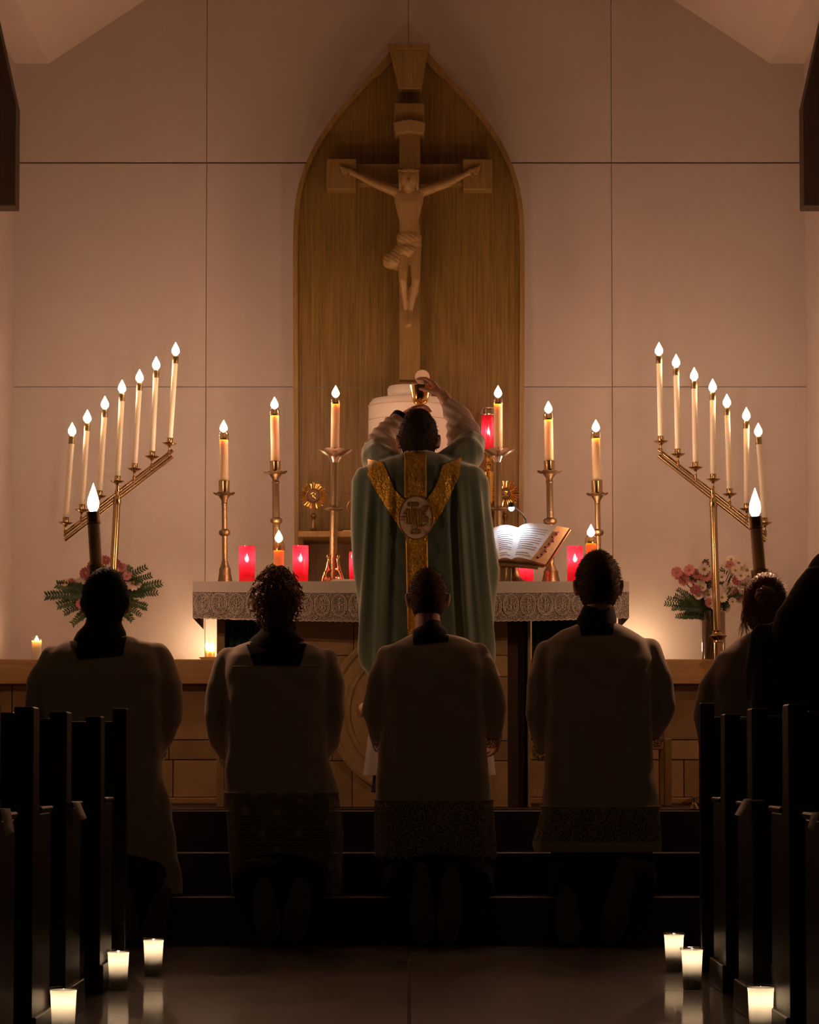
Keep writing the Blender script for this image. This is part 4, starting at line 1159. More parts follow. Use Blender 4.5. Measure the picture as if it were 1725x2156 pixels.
def hand(m_, W, d, nrm, lat, curl, s=1.0, spread=.10, thumb=(.6, .75, .35)):
    """W wrist, d wrist to knuckles, nrm way the palm faces, lat thumb side, curl per finger (radians per joint)"""
    W, d = Vector(W), Vector(d).normalized(); nrm = Vector(nrm); nrm = (nrm - d * nrm.dot(d)).normalized()
    lat = Vector(lat); lat = (lat - d * lat.dot(d) - nrm * lat.dot(nrm)).normalized()
    L = [(.044, .026, .021), (.048, .030, .022), (.044, .028, .021), (.034, .021, .018)]
    m_.capsule(W - d * .01 * s, W + d * .02 * s, .024 * s, .026 * s)
    for i in range(4):
        o = (.030 - .020 * i) * s
        K = W + d * ((.088, .092, .087, .078)[i] * s) + lat * o
        m_.capsule(W + d * .018 * s + lat * o * .75, K, .0135 * s, .0108 * s, 10)
        a = curl[i] if hasattr(curl, '__len__') else curl
        f = (d + lat * spread * (1.5 - i) * .5).normalized(); p = K; ang = 0
        for j, ln in enumerate(L[i]):
            ang += a * (.8 if j == 0 else 1.0)
            g_ = f * math.cos(ang) + nrm * math.sin(ang)
            q = p + g_ * ln * s
            m_.capsule(p, q, (.0098 - .0011 * j) * s, (.0090 - .0012 * j) * s, 10); p = q
    p = W + d * .022 * s + lat * .022 * s
    t0 = (d * thumb[0] + lat * thumb[1] + nrm * thumb[2]).normalized()
    q = p + t0 * .042 * s; m_.capsule(p, q, .0145 * s, .0115 * s, 10)
    t1 = (t0 * .7 + d * .7 + nrm * .25).normalized(); r = q + t1 * .032 * s; m_.capsule(q, r, .0112 * s, .0098 * s, 10)
    t2 = (t1 + nrm * .2).normalized(); m_.capsule(r, r + t2 * .024 * s, .0098 * s, .0078 * s, 10)
def scalp(c, s, k=1.0, pitch=0.0):
    R = Matrix.Rotation(pitch, 3, 'X')
    def f(dirv, extra=0.0):
        q = Vector((dirv.x * (.074 * s * k + extra), dirv.y * (.096 * s * k + extra), dirv.z * (.112 * s * k + extra)))
        return Vector(c) + R @ q
    return f
def haired(d, nape=-.9, front=.42):
    """is this way from the head centre covered with hair"""
    if d.y > .15: return d.z > front * min(1, (d.y - .15) / .35 + .2)
    if d.y > -.25: return d.z > -.05 - .5 * (.15 - d.y) if abs(d.x) > .6 else d.z > -.3
    return d.z > nape
def hair_mass(c, s, extra, bump=.004, freq=60, pitch=0.0, nape=-.9, seed=1):
    f = scalp(c, s, 1, pitch); n, m = 72, 48
    V, Fs, keep = [], [], {}
    for j in range(m + 1):
        t = PI * j / m
        for k in range(n):
            a = 2 * PI * k / n
            d = Vector((math.sin(t) * math.cos(a), math.sin(t) * math.sin(a), math.cos(t)))
            w = math.sin(d.x * freq * .21 + seed) * math.sin(d.y * freq * .17 + d.z * freq * .13 + seed * 2) + .6 * math.sin(d.x * freq * .5 + d.z * freq * .43 + seed) * math.sin(d.y * freq * .47)
            V.append(f(d, extra + bump * w)); keep[(j, k)] = haired(d, nape)
    for j in range(m):
        for k in range(n):
            q = [(j, k), (j + 1, k), (j + 1, (k + 1) % n), (j, (k + 1) % n)]
            if all(keep[x] for x in q): Fs.append(tuple(x[0] * n + x[1] for x in q))
    return MB().add(V, Fs)
def strands(m_, c, s, count, length, rad, out=.6, down=.5, jit=.4, curl=0.0, extra=0.0, seed=1, pitch=0.0, nape=-.9, segs=4):
    rr = random.Random(seed); f = scalp(c, s, 1, pitch)
    i = 0
    while i < count:
        d = Vector((rr.gauss(0, 1), rr.gauss(0, 1), rr.gauss(0, 1))).normalized()
        if not haired(d, nape): continue
        i += 1
        p = f(d, extra); nrm = Vector((d.x / .074, d.y / .096, d.z / .112)).normalized()
        g = (nrm * out + Vector((0, 0, -1)) * down + Vector((rr.gauss(0, 1), rr.gauss(0, 1), rr.gauss(0, 1))) * jit).normalized()
        ln = length * rr.uniform(.6, 1.25)
        pts = []
        if curl:
            u_, v_, g_ = basis(g); ph = rr.uniform(0, 6.3); tw = rr.uniform(1.3, 2.2)
            for k in range(11):
                t = k / 10; a = ph + t * 2 * PI * tw; r = curl * (.3 + .9 * t)
                pts.append(p + g * ln * t + (u_ * math.cos(a) + v_ * math.sin(a)) * r + Vector((0, 0, -.012 * t * t)))
            m_.tube(pts, [rad] * 8 + [rad * .8, rad * .6, rad * .3], 4)
        else:
            for k in range(segs + 1):
                t = k / segs
                pts.append(p + g * ln * t + Vector((0, 0, -ln * .35 * t * t * down)))
            m_.tube(pts, [rad] * segs + [rad * .25], 3, False)
    return m_

def shoe(par, cx, py_top, py_bot, half, tilt, y0, big='cassock'):
    """a shoe seen sole on: toe on the floor, heel up"""
    zt_, zb_ = ZOF(py_top, y0), max(ZOF(py_bot, y0), .004)
    x0 = P(cx, 1900, y0).x; h = zt_ - zb_; w = half * M(y0)
    out = []
    for k in range(28):
        t = 2 * PI * k / 28
        yy = math.cos(t)                                 # +1 heel (top), -1 toe
        wd = w * (.78 if yy > .3 else .78 + .22 * min(1, (.3 - yy) / .6)) * (1 - .08 * (abs(yy + .1) < .25))
        out.append((math.copysign(abs(math.sin(t)) ** .8, math.sin(t)) * wd, h / 2 * (1 + yy * 1.0)))
    def ring(k, y, dz=0): return [Vector((x0 + (p[0] * k) + tilt * (p[1] - h / 2), y, zb_ + h / 2 + (p[1] - h / 2) * k + dz)) for p in out]
    so = obj('shoe', MB().rings([ring(1.0, y0 + .016), ring(1.0, y0 + .03), ring(.97, y0 + .05), ring(.85, y0 + .08), ring(.6, y0 + .105)]), 'shoe', par)
    obj('sole', MB().rings([ring(.96, y0 - .002), ring(1.03, y0), ring(1.03, y0 + .016), ring(.98, y0 + .018)]), 'sole', so)
    return so

def server(label, D, head_x, head_top, s, rows, sleeves, yoke, collar, lace_rows=None, border=None, hem_y=None, cass=None, shoes=(), hair=None, skin='skindark', fold_ph=0.0, hands=None, lace_mat='surplace', cloth='surplice', nape=-.62, scallop=0.0, hair_k=None, yoke_line=None):
    top = P(head_x, head_top, D)
    c = top - Vector((0, 0, .114 * s + (hair_k or 0))); c.y = D + .01
    base = P(head_x, 1900, D); base.z = zs[1]
    # the body: one continuous surface
    b = MB(); head_parts(b, c, s)
    shz = P(head_x, rows[2][0], D).z; hipz = zs[1] + .47
    sw = (rows[3][2] - rows[3][1]) / 2 * M(D) * .72
    b.capsule((head_x_w := c.x, D, shz - .08), (c.x, D, hipz + .1), .10, .10)
    b.ell((c.x, D, shz - .10), (sw * .9, .085, .12), 20, 12); b.ell((c.x, D, hipz), (.14, .10, .11), 20, 12)
    for k in (-1, 1):
        sp = sleeves[0 if k < 0 else 1]
        sh = Vector((c.x + k * sw, D, shz - .035)); el = P(sp[2][0], sp[2][1], D + .01); el.x -= k * .01
        hp = (hands or {}).get(k)
        if hp: wr = P(hp[0], hp[1], hp[2])
        else: wr = Vector((c.x + k * .035, D + .17, el.z + .09))
        b.capsule((c.x, D, shz - .03), sh, .05, .046); b.capsule(sh, el, .044, .036); b.capsule(el, wr, .036, .026)
        dv = (wr - el).normalized()
        if hp: hand(b, wr, dv + Vector((-k * .2, .3, 0)), Vector((-k, 0, -.3)), Vector((0, .2, 1)), .45, .95)
        else: hand(b, wr, Vector((-k * .12, .25, .95)), Vector((-k, 0, 0)), Vector((0, -1, .3)), .06, .95)
        hipj = Vector((c.x + k * .085, D, hipz)); kn = Vector((c.x + k * .09, D + .055, zs[1] + .07)); an = Vector((c.x + k * .085, 11.03, .26))
        b.capsule(hipj, kn, .075, .058); b.capsule(kn, Vector((c.x + k * .088, 11.12, .255)), .056, .052); b.capsule(Vector((c.x + k * .088, 11.12, .255)), an, .052, .04)
    person = obj('person', remesh(b, .0058, 3), skin, loc=base)
    tag(person, label, 'person', 'kneeling servers')
    # cassock: dark skirt on the step, falling over the calves to the floor
    if cass:
        R = px_rings(cass, D, 40, 2.6)
        cm_ = MB().rings(R)
        xl, xr = P(cass[-1][1], 1900, D).x, P(cass[-1][2], 1900, D).x
        ck = remesh(cm_, .012, 5)
        folds(ck, zs[1] + .4, .006, 60, fold_ph)
        co = obj('cassock', ck, 'cassock', person)
        tl = MB(); n_ = 24; w = (xr - xl) / 2; xm = (xl + xr) / 2
        RR = []
        for y, zc_, hh, kk in ((11.10, .27, .085, .95), (11.00, .22, .12, .9), (10.965, .16, .155, .72), (10.955, .13, .12, .5)):
            RR.append([Vector((xm + w * kk * math.cos(2 * PI * q / n_), y, max(zc_ + hh * math.sin(2 * PI * q / n_), .006))) for q in range(n_)])
        obj('cassock_tail', MB().rings(RR), 'cassock', co)
    # surplice body and sleeves in one skin
    m_ = MB(); m_.rings(px_rings(rows, D))
    for sp in sleeves:
        round_tube(m_, px_path([(q[0], q[1], q[3]) for q in sp], D), [q[2] * M(D) for q in sp])
    me = remesh(m_, .0085, 6)
    folds(me, P(0, rows[3][0], D).z, .0075, 62, fold_ph, .35)
    tree = bvh(me)
    su = obj('surplice', me, cloth, person, sharp=80)
    if yoke_line:
        x0, x1, yy = yoke_line
        pts = [on_surface(tree, x0 + (x1 - x0) * k / 40, yy, .001) for k in range(41)]
        pts = [p for p in pts if p]
        obj('yoke_seam', MB().tube(pts, .0022, 6), cloth, su)
    for k, sp in enumerate(sleeves):          # lace cuffs
        q = px_path([(sp[-2][0], sp[-2][1], sp[-2][3]), (sp[-1][0], sp[-1][1], sp[-1][3])], D)
        d = (q[1] - q[0]).normalized(); r = sp[-1][2] * M(D)
        e = q[1] + d * r * .3
        obj('cuff', MB().lathe(e, d, [(r * 1.0, 0), (r * 1.02, r * .5), (r * .98, r * 1.0)], 28, False, False), lace_mat, su)
    if lace_rows:
        R = px_rings(lace_rows, D, 132, 2.5)
        zt_ = R[0][0].z
        for j, ring in enumerate(R):
            t = j / (len(R) - 1)
            for k, p in enumerate(ring):
                a = 2 * PI * k / 132
                p += (p - P((lace_rows[j][1] + lace_rows[j][2]) / 2, lace_rows[j][0], D)) * (.035 * t * math.sin(11 * a + fold_ph))
                if j == len(R) - 1 and scallop: p.z += scallop * (abs(math.sin(a * 16)) - .5)
                if j == 0: p.z += .01
        obj('lace_hem', MB().rings(R, False, False), lace_mat, su)
        # openwork band joining cloth and lace
        top_ring = [p + (p - P((lace_rows[0][1] + lace_rows[0][2]) / 2, lace_rows[0][0], D)) * .012 for p in R[0]]
        obj('lace_heading', MB().tube(top_ring + [top_ring[0]], .003, 6), cloth, su)
    if border:
        R = px_rings(border, D, 80, 2.5)
        for ring in R:
            cc = sum(ring, Vector()) / 80
            for k, p in enumerate(ring): p += (p - cc) * .03 * math.sin(11 * 2 * PI * k / 80 + fold_ph)
        obj('hem_band', MB().rings(R, False, False), cloth, su)
    # cassock collar and the dark square in the neckline
    cm_ = MB().rings(px_rings(collar, D - .012, 36, 2.1))
    cm_ = remesh(cm_, .006, 3)
    cl_ = obj('cassock_collar', cm_, 'cassock', person)
    obj('neckline', patch(tree, quad_rows(yoke), .005), 'cassock', cl_)
    for sh_ in shoes: shoe(person, *sh_)
    if hair: hair(person, c, s)
    return person

def hair_short(mat_, extra, bump, n, ln, out=.6, down=.3, seed=1, nape=-.9, rad=.0008):
    def f(person, c, s):
        h = obj('hair', hair_mass(c, s, extra, bump, 130, 0, nape, seed), mat_, person, sharp=180)
        st = strands(MB(), c, s, n, ln, rad, out, down, .35, 0, extra * .8, seed, 0, nape, 3)
        h2 = obj('hair_strands', st, mat_, h); h2['kind'] = 'stuff'
    return f
def hair_curly(person, c, s):
    h = obj('hair', hair_mass(c, s, .020, .007, 70, 0, -.85, 3), 'haircurl', person, sharp=180)
    st = strands(MB(), c, s, 520, .030, .0023, 1.0, .15, .55, .007, .010, 5, 0, -.85)
    h2 = obj('curls', st, 'haircurl', h); h2['kind'] = 'stuff'
DS = 11.20
YF = 10.925
server('person in a plain white alb, short black hair, kneeling leftmost before the steps', DS, 222, 1199, 1.08,
       [(1338, 185, 262, .06), (1354, 130, 318, .09), (1378, 97, 345, .115), (1420, 88, 352, .13), (1500, 95, 345, .13), (1590, 100, 340, .125), (1700, 88, 360, .13), (1800, 80, 372, .135), (1884, 75, 384, .135)],
       [[(115, 1390, 32, 0), (84, 1440, 30, 0), (79, 1500, 26, .02), (95, 1565, 24, .10)], [(330, 1384, 32, 0), (355, 1440, 30, 0), (356, 1510, 29, .02), (330, 1572, 26, .10)]],
       [(147, 1350), (268, 1336), (258, 1380), (165, 1389)], [(1308, 182, 256), (1322, 172, 262), (1338, 158, 268), (1356, 156, 266)] and [(1300, 184, 254, .062), (1316, 178, 258, .07), (1332, 162, 266, .08), (1352, 152, 266, .09)],
       shoes=[(265, 1852, 1985, 26, -.15, YF), (330, 1868, 1985, 26, .35, YF)], cass=[(1700, 130, 320, .09), (1870, 100, 360, .115), (1887, 100, 362, .12)],
       hair=hair_short('hairblack', .011, .0022, 900, .012, .9, .1, 4), fold_ph=.6, lace_mat='surplice')
server('person in a white surplice with net lace skirt, curly auburn hair, kneeling second from left', DS, 582, 1194, .97,
       [(1346, 535, 630, .06), (1360, 500, 668, .085), (1380, 474, 692, .115), (1420, 468, 696, .13), (1500, 476, 690, .13), (1590, 474, 690, .13), (1676, 474, 712, .132)],
       [[(480, 1388, 26, 0), (462, 1440, 25, 0), (456, 1500, 26, .02), (466, 1560, 24, .07), (478, 1588, 20, .10)], [(688, 1388, 25, 0), (702, 1440, 25, 0), (704, 1500, 25, .02), (692, 1560, 23, .07), (680, 1584, 20, .10)]],
       [(517, 1352), (646, 1355), (631, 1402), (535, 1400)], [(1312, 556, 612, .06), (1330, 546, 622, .068), (1346, 526, 640, .085), (1364, 522, 644, .098)],
       lace_rows=[(1674, 473, 713, .134), (1750, 480, 722, .136), (1830, 486, 718, .136), (1884, 493, 716, .132)],
       cass=[(1660, 492, 690, .10), (1800, 486, 696, .115), (1887, 486, 700, .12)],
       shoes=[(560, 1850, 1985, 30, -.12, YF), (626, 1848, 1985, 30, .14, YF)], hair=hair_curly, hair_k=.016, fold_ph=2.1, lace_mat='surnet', skin='skin', nape=-.85, scallop=.02, yoke_line=(490, 676, 1403))
server('person in a white surplice with scalloped lace, very short hair, kneeling directly behind the priest', DS, 901, 1196, .965,
       [(1332, 878, 936, .055), (1346, 845, 985, .085), (1366, 808, 1014, .11), (1400, 800, 1022, .125), (1500, 802, 1025, .13), (1590, 797, 1027, .13), (1692, 790, 1038, .132)],
       [[(818, 1384, 27, 0), (796, 1440, 25, 0), (786, 1500, 26, .02), (800, 1552, 20, .08)], [(1005, 1380, 27, 0), (1028, 1430, 27, 0), (1040, 1490, 27, .02), (1036, 1540, 22, .08)]],
       [(868, 1328), (945, 1323), (945, 1350), (871, 1358)], [(1305, 887, 927, .055), (1316, 882, 930, .06), (1328, 868, 944, .075), (1340, 868, 944, .085)],
       lace_rows=[(1690, 789, 1039, .134), (1750, 790, 1042, .138), (1806, 793, 1045, .140)],
       cass=[(1680, 815, 1015, .10), (1800, 810, 1030, .11), (1887, 805, 1045, .115)],
       shoes=[(889, 1818, 1985, 27, -.04, YF), (948, 1820, 1985, 27, .05, YF)], hair=hair_short('hairbrown', .004, .0012, 900, .007, .9, .1, 8, -.78), fold_ph=4.0, scallop=.022,
       hands={-1: (768, 1492, 11.48), 1: (1046, 1548, 11.40)}, skin='skin')
server('person in a white surplice with plain hem band, brown hair, kneeling rightmost of four servers', DS, 1260, 1161, 1.09,
       [(1308, 1228, 1290, .055), (1326, 1186, 1332, .085), (1348, 1152, 1362, .11), (1390, 1142, 1378, .13), (1500, 1148, 1375, .13), (1600, 1150, 1374, .13), (1705, 1142, 1388, .132)],
       [[(1152, 1372, 26, 0), (1138, 1430, 27, 0), (1132, 1500, 26, .02), (1142, 1565, 24, .08)], [(1368, 1368, 26, 0), (1388, 1425, 26, 0), (1398, 1480, 26, .02), (1380, 1538, 22, .08)]],
       [(1215, 1302), (1298, 1293), (1290, 1336), (1225, 1338)], [(1276, 1228, 1292, .06), (1290, 1222, 1296, .066), (1304, 1214, 1299, .08), (1318, 1216, 1298, .09)],
       lace_rows=[(1703, 1141, 1389, .134), (1740, 1134, 1391, .138), (1772, 1127, 1392, .142)], border=[(1771, 1126, 1392, .143), (1780, 1126, 1392, .143), (1792, 1129, 1391, .143)],
       cass=[(1690, 1165, 1370, .10), (1800, 1160, 1375, .11), (1887, 1150, 1385, .115)],
       shoes=[(1195, 1868, 1985, 30, -.05, YF), (1302, 1818, 1985, 32, .22, YF)], hair=hair_short('hairbrown', .008, .0015, 1200, .013, .7, .4, 11), fold_ph=5.2, skin='skin')

# girl with a bun at the right
def hair_bun(person, c, s):
    m_ = MB(); D = c.y
    m_.ell(c + Vector((0, -.01, .005)), (.082 * s, .098 * s, .112 * s), 24, 16)
    m_.ell(c + Vector((-.01, -.03, -.07)), (.068 * s, .06 * s, .06 * s), 20, 12)
    me = remesh(m_, .005, 2); v = verts(me); nn = norms(me)
    keep = np.ones(len(v))
    ang = np.arctan2(v[:, 0] - c.x, v[:, 2] - c.z + .01)
    v += nn * (.0025 * np.sin(ang * 46))[:, None]; setv(me, v)
    h = obj('hair', me, 'hairred', person)
    bc = P(1612, 1254, D - .105)
    bm_ = MB().ell(bc, (.043, .036, .038), 22, 14)
    mb_ = remesh(bm_, .004, 1); v = verts(mb_); nn = norms(mb_)
    a = np.arctan2(v[:, 0] - bc.x, v[:, 2] - bc.z); r = np.hypot(v[:, 0] - bc.x, v[:, 2] - bc.z)
    v += nn * (.002 * np.sin(a * 9 + r * 260))[:, None]; setv(mb_, v)
    obj('bun', mb_, 'hairred', h)
    st = MB(); rr = random.Random(9)
    for k in range(420):
        a = rr.uniform(-PI * .75, PI * .75); e = Vector((math.sin(a), 0, math.cos(a)))
        p0 = c + Vector((e.x * .085 * s, rr.uniform(-.05, .04), e.z * .114 * s)); p2 = bc + e * rr.uniform(.02, .045) + Vector((0, .02, 0))
        pm = p0.lerp(p2, .5) + Vector((e.x * .012, -.035, e.z * .012)) + Vector((rr.gauss(0, .004), rr.gauss(0, .004), rr.gauss(0, .004)))
        st.tube([p0, pm, p2], [.0009, .0009, .0006], 3, False)
    for k in range(60):          # loose wisps at the left of the neck
        p0 = P(rr.uniform(1568, 1580), rr.uniform(1235, 1275), D - rr.uniform(0, .05))
        p1 = P(rr.uniform(1560, 1574), rr.uniform(1290, 1310), D - rr.uniform(0, .06)); p2 = P(rr.uniform(1552, 1585), rr.uniform(1318, 1348), D - rr.uniform(.02, .08))
        st.tube([p0, p1, p2], [.0012, .001, .0004], 3, False)
    for k in range(160):         # flyaway top hairs
        a = rr.uniform(-1.4, 1.4); p0 = c + Vector((math.sin(a) * .084 * s, rr.uniform(-.06, .06), math.cos(a) * .115 * s))
        st.tube([p0, p0 + Vector((math.sin(a) * .012 + rr.gauss(0, .006), rr.gauss(0, .006), math.cos(a) * .008 + rr.gauss(0, .004)))], [.0007, .0003], 3, False)
    o = obj('hair_strands', st, 'hairred', h); o['kind'] = 'stuff'
def mir(sp, cx): return [(2 * cx - q[0], *q[1:]) for q in sp]
slL = [(1518, 1408, 22, 0), (1494, 1450, 24, 0), (1484, 1510, 24, .02), (1494, 1570, 22, .10)]
girl = server('person with chestnut hair in a bun, grey gown, kneeling behind the right pews', 11.22, 1612, 1206, 1.0,
       [(1330, 1582, 1642, .05), (1348, 1552, 1672, .075), (1380, 1510, 1712, .10), (1430, 1498, 1726, .12), (1500, 1500, 1724, .125), (1620, 1500, 1724, .125), (1884, 1490, 1734, .125)],
       [slL, mir(slL, 1612)], [(1584, 1332), (1640, 1332), (1640, 1344), (1584, 1344)], [(1312, 1590, 1634, .05), (1326, 1586, 1638, .055), (1336, 1578, 1646, .06), (1346, 1575, 1650, .07)],
       hair=hair_bun, cloth='gown', lace_mat='gown', skin='skin', fold_ph=1.0)
del girl['group']
# long haired worshipper in the second pew row
D = 9.36
wc = P(1752, 1240, D)
base = Vector((wc.x, D, 0))
b = MB(); head_parts(b, wc, 1.0)
b.capsule((wc.x, D, .95), (wc.x, D, .55), .11, .12); b.ell((wc.x, D, .98), (.17, .09, .10), 20, 12)
for k in (-1, 1):
    sh, el, wr = Vector((wc.x + k * .17, D, 1.02)), Vector((wc.x + k * .20, D + .03, .78)), Vector((wc.x + k * .035, D + .2, .88))
    b.capsule((wc.x, D, 1.02), sh, .05, .048); b.capsule(sh, el, .045, .038); b.capsule(el, wr, .036, .026)
    hand(b, wr, Vector((-k * .12, .5, .8)), Vector((-k, 0, 0)), Vector((0, -1, .4)), .06, .9)
    b.capsule((wc.x + k * .09, D, .55), (wc.x + k * .09, D + .05, .10), .08, .06); b.capsule((wc.x + k * .09, D + .05, .08), (wc.x + k * .09, D - .16, .06), .055, .045)
lady = obj('person', remesh(b, .007, 3), 'skin', loc=base)
tag(lady, 'person with long dark hair in dark knit kneeling at the right edge among pews', 'person')
m_ = MB().rings(px_rings([(1285, 1700, 1805, .06), (1300, 1650, 1855, .09), (1318, 1612, 1892, .11), (1350, 1588, 1916, .12), (1420, 1578, 1926, .125), (1510, 1580, 1926, .125), (1700, 1582, 1925, .13), (2030, 1590, 1915, .13)], D))
for k in (-1, 1):
    pts = [(1606, 1338, 0), (1594, 1400, 0), (1590, 1460, .02), (1610, 1500, .08)]
    if k > 0: pts = [(2 * 1752 - p[0], *p[1:]) for p in pts]
    round_tube(m_, px_path(pts, D), [26 * M(D), 25 * M(D), 22 * M(D), 20 * M(D)])
me = remesh(m_, .009, 6); folds(me, 1.0, .005, 55, 2)
obj('knit_coat', me, 'coat', lady)
m_ = MB()
m_.ell(wc + Vector((0, -.005, .01)), (.092, .108, .122), 24, 16)
m_.rings(px_rings([(1195, 1700, 1806, .07), (1225, 1676, 1828, .10), (1260, 1656, 1848, .10), (1290, 1634, 1870, .095), (1320, 1626, 1878, .09), (1400, 1610, 1886, .085), (1480, 1612, 1880, .075), (1500, 1640, 1860, .05)], D - .055, 40, 2.2))
me = remesh(m_, .007, 5); v = verts(me); nn = norms(me)
v += nn * (.0007 * np.sin(v[:, 0] * 320 + 2 * np.sin(v[:, 2] * 14)) * np.clip((1.35 - v[:, 2]) / .15, 0, 1))[:, None]; setv(me, v)
hh = obj('hair', me, 'hairbrown', lady)
# ------------------------------------------------------------------ the priest
DP = 11.98
pb = MB(); pc = P(881, 862, DP); s_ = 1.04
pc = pc - Vector((0, 0, .112 * s_)); pc.y = DP + .02
head_parts(pb, pc, s_, .16)
shz = P(0, 985, DP).z
SHL, ELL, WRL = P(812, 990, DP), P(790, 950, DP + .19), P(842, 884, DP + .33)
SHR, ELR, WRR = P(952, 985, DP), P(985, 932, DP + .19), P(936, 838, DP + .35)
pb.capsule((0.03 + 0 * shz, DP, shz - .06), (pc.x, DP, shz - .45), .13, .12); pb.ell((pc.x, DP, shz - .05), (.16, .09, .10), 20, 12); pb.ell((pc.x, DP, zpl + .92), (.16, .11, .12), 20, 12)
for SH, EL, WR, k in ((SHL, ELL, WRL, -1), (SHR, ELR, WRR, 1)):
    pb.capsule((pc.x, DP, shz - .02), SH, .055, .05); pb.capsule(SH, EL, .05, .042); pb.capsule(EL, WR, .04, .027)
    hj = Vector((pc.x + k * .09, DP, zpl + .88)); kj = Vector((pc.x + k * .09, DP + .01, zpl + .48)); aj = Vector((pc.x + k * .09, DP - .01, zpl + .09))
    pb.capsule(hj, kj, .085, .058); pb.capsule(kj, aj, .055, .04); pb.capsule(aj, aj + Vector((0, .14, -.05)), .04, .032)
# left hand round the chalice stem, right hand pinching the host
CH = P(885, 850, DP + .42)
hand(pb, WRL, (P(872, 856, DP + .385) - WRL), Vector((.75, .55, .1)), Vector((.1, .1, 1)), (.55, .6, .6, .6), .98, thumb=(.75, .55, .5))
hand(pb, WRR, (P(914, 806, DP + .39) - WRR) + Vector((0, .02, 0)), Vector((-.8, .3, -.35)), Vector((-.35, -.1, .9)), (.40, .55, .72, .8), .98, thumb=(.75, .35, .75))
priest = obj('person', remesh(pb, .0052, 3), 'skin', loc=(pc.x, DP, zpl))
tag(priest, 'person in a green and gold vestment, back turned, raising a white host at the altar', 'person')
for k in (-1, 1):
    q = Vector((pc.x + k * .09, DP, zpl))
    m_ = MB(); m_.ell(q + Vector((0, .05, .03)), (.045, .13, .032), 18, 10); m_.ell(q + Vector((0, -.03, .05)), (.04, .05, .05), 16, 10); m_.box(q + Vector((-.04, -.06, 0)), q + Vector((.04, .15, .012)))
    obj('shoe', remesh(m_, .006, 2), 'shoe', priest)
# cassock and alb below
obj('cassock', MB().rings(px_rings([(1480, 800, 1010, .13), (1600, 790, 1020, .15), (1668, 782, 1026, .16)], DP)), 'cassock', priest)
R = px_rings([(1470, 790, 1020, .14), (1560, 778, 1032, .165), (1632, 769, 1040, .18)], DP, 132)
for j, ring in enumerate(R):
    cc = sum(ring, Vector()) / 132
    for k, p in enumerate(ring): p += (p - cc) * .04 * math.sin(13 * 2 * PI * k / 132)
alb = obj('alb', MB().rings(R, False, False), 'alb', priest)
for nm, pts, rr_ in (('sleeve', [(784, 948, .19), (804, 925, .24), (826, 900, .30), (836, 889, .32)], [22, 28, 25, 20]),
                     ('sleeve', [(998, 930, .19), (978, 898, .25), (960, 872, .30), (951, 860, .32)], [24, 29, 26, 22])):
    m_ = MB(); round_tube(m_, px_path(pts, DP), [r * M(DP) for r in rr_])
    if pts[0][0] > 900:      # the cloth hangs below the raised arm
        for a, b_ in (((985, 925, .2), (972, 950, .18)), ((965, 890, .26), (960, 930, .2))):
            m_.capsule(P(a[0], a[1], DP + a[2]), P(b_[0], b_[1], DP + b_[2]), 26 * M(DP), 20 * M(DP))
    else:
        m_.capsule(P(805, 925, DP + .22), P(826, 955, DP + .15), 28 * M(DP), 24 * M(DP))
    me = remesh(m_, .0065, 4); v = verts(me); nn = norms(me)
    v += nn * (.0035 * np.sin(v[:, 0] * 95 + v[:, 2] * 140))[:, None]; setv(me, v)
    sl_ = obj('sleeve', me, 'alb', alb)
    q = px_path(pts[-2:], DP); d = (q[1] - q[0]).normalized()
    if pts[0][0] < 900: obj('cassock_cuff', MB().lathe(q[1] + d * .018, d, [(.030, -.02), (.042, -.012), (.043, .014), (.034, .016)], 20, False, False), 'cassock', priest)
# chasuble
m_ = MB().rings(px_rings([(948, 862, 902, .05), (958, 838, 930, .075), (970, 800, 965, .11), (988, 752, 1018, .14), (1012, 740, 1030, .165), (1060, 741, 1031, .175), (1130, 743, 1038, .18), (1200, 746, 1047, .185), (1300, 752, 1046, .185), (1400, 766, 1036, .175), (1470, 790, 1010, .155), (1520, 830, 965, .11), (1535, 865, 915, .06)], DP, 64, 2.4))
round_tube(m_, [P(818, 990, DP + .02), P(797, 968, DP + .10), P(792, 954, DP + .17)], [.085, .074, .064])
round_tube(m_, [P(948, 988, DP + .02), P(982, 956, DP + .10), P(990, 938, DP + .17)], [.085, .078, .066])
me = remesh(m_, .0075, 14)
v = verts(me); nn = norms(me)
x, z = v[:, 0], v[:, 2]
zt_ = P(0, 985, DP).z
w = np.clip((zt_ - z) / .25, .12, 1); xc = pc.x
fx = (x - xc) * (1 + .25 * (z - zt_))
side = np.clip((np.abs(fx) - .07) / .06, 0, 1)
rid = np.abs(np.sin(fx * 44 + .5)) ** 2.2 - .35 + .5 * (np.abs(np.sin(fx * 71 + 1.2 + z)) ** 3 - .25)
v += nn * (.018 * w * side * rid)[:, None]
v += nn * (.003 * np.sin(x * 60 + z * 50))[:, None] * (1 - side)[:, None] * .5
setv(me, v)
ctree = bvh(me)
cha = obj('chasuble', me, 'velvet', priest, sharp=80)
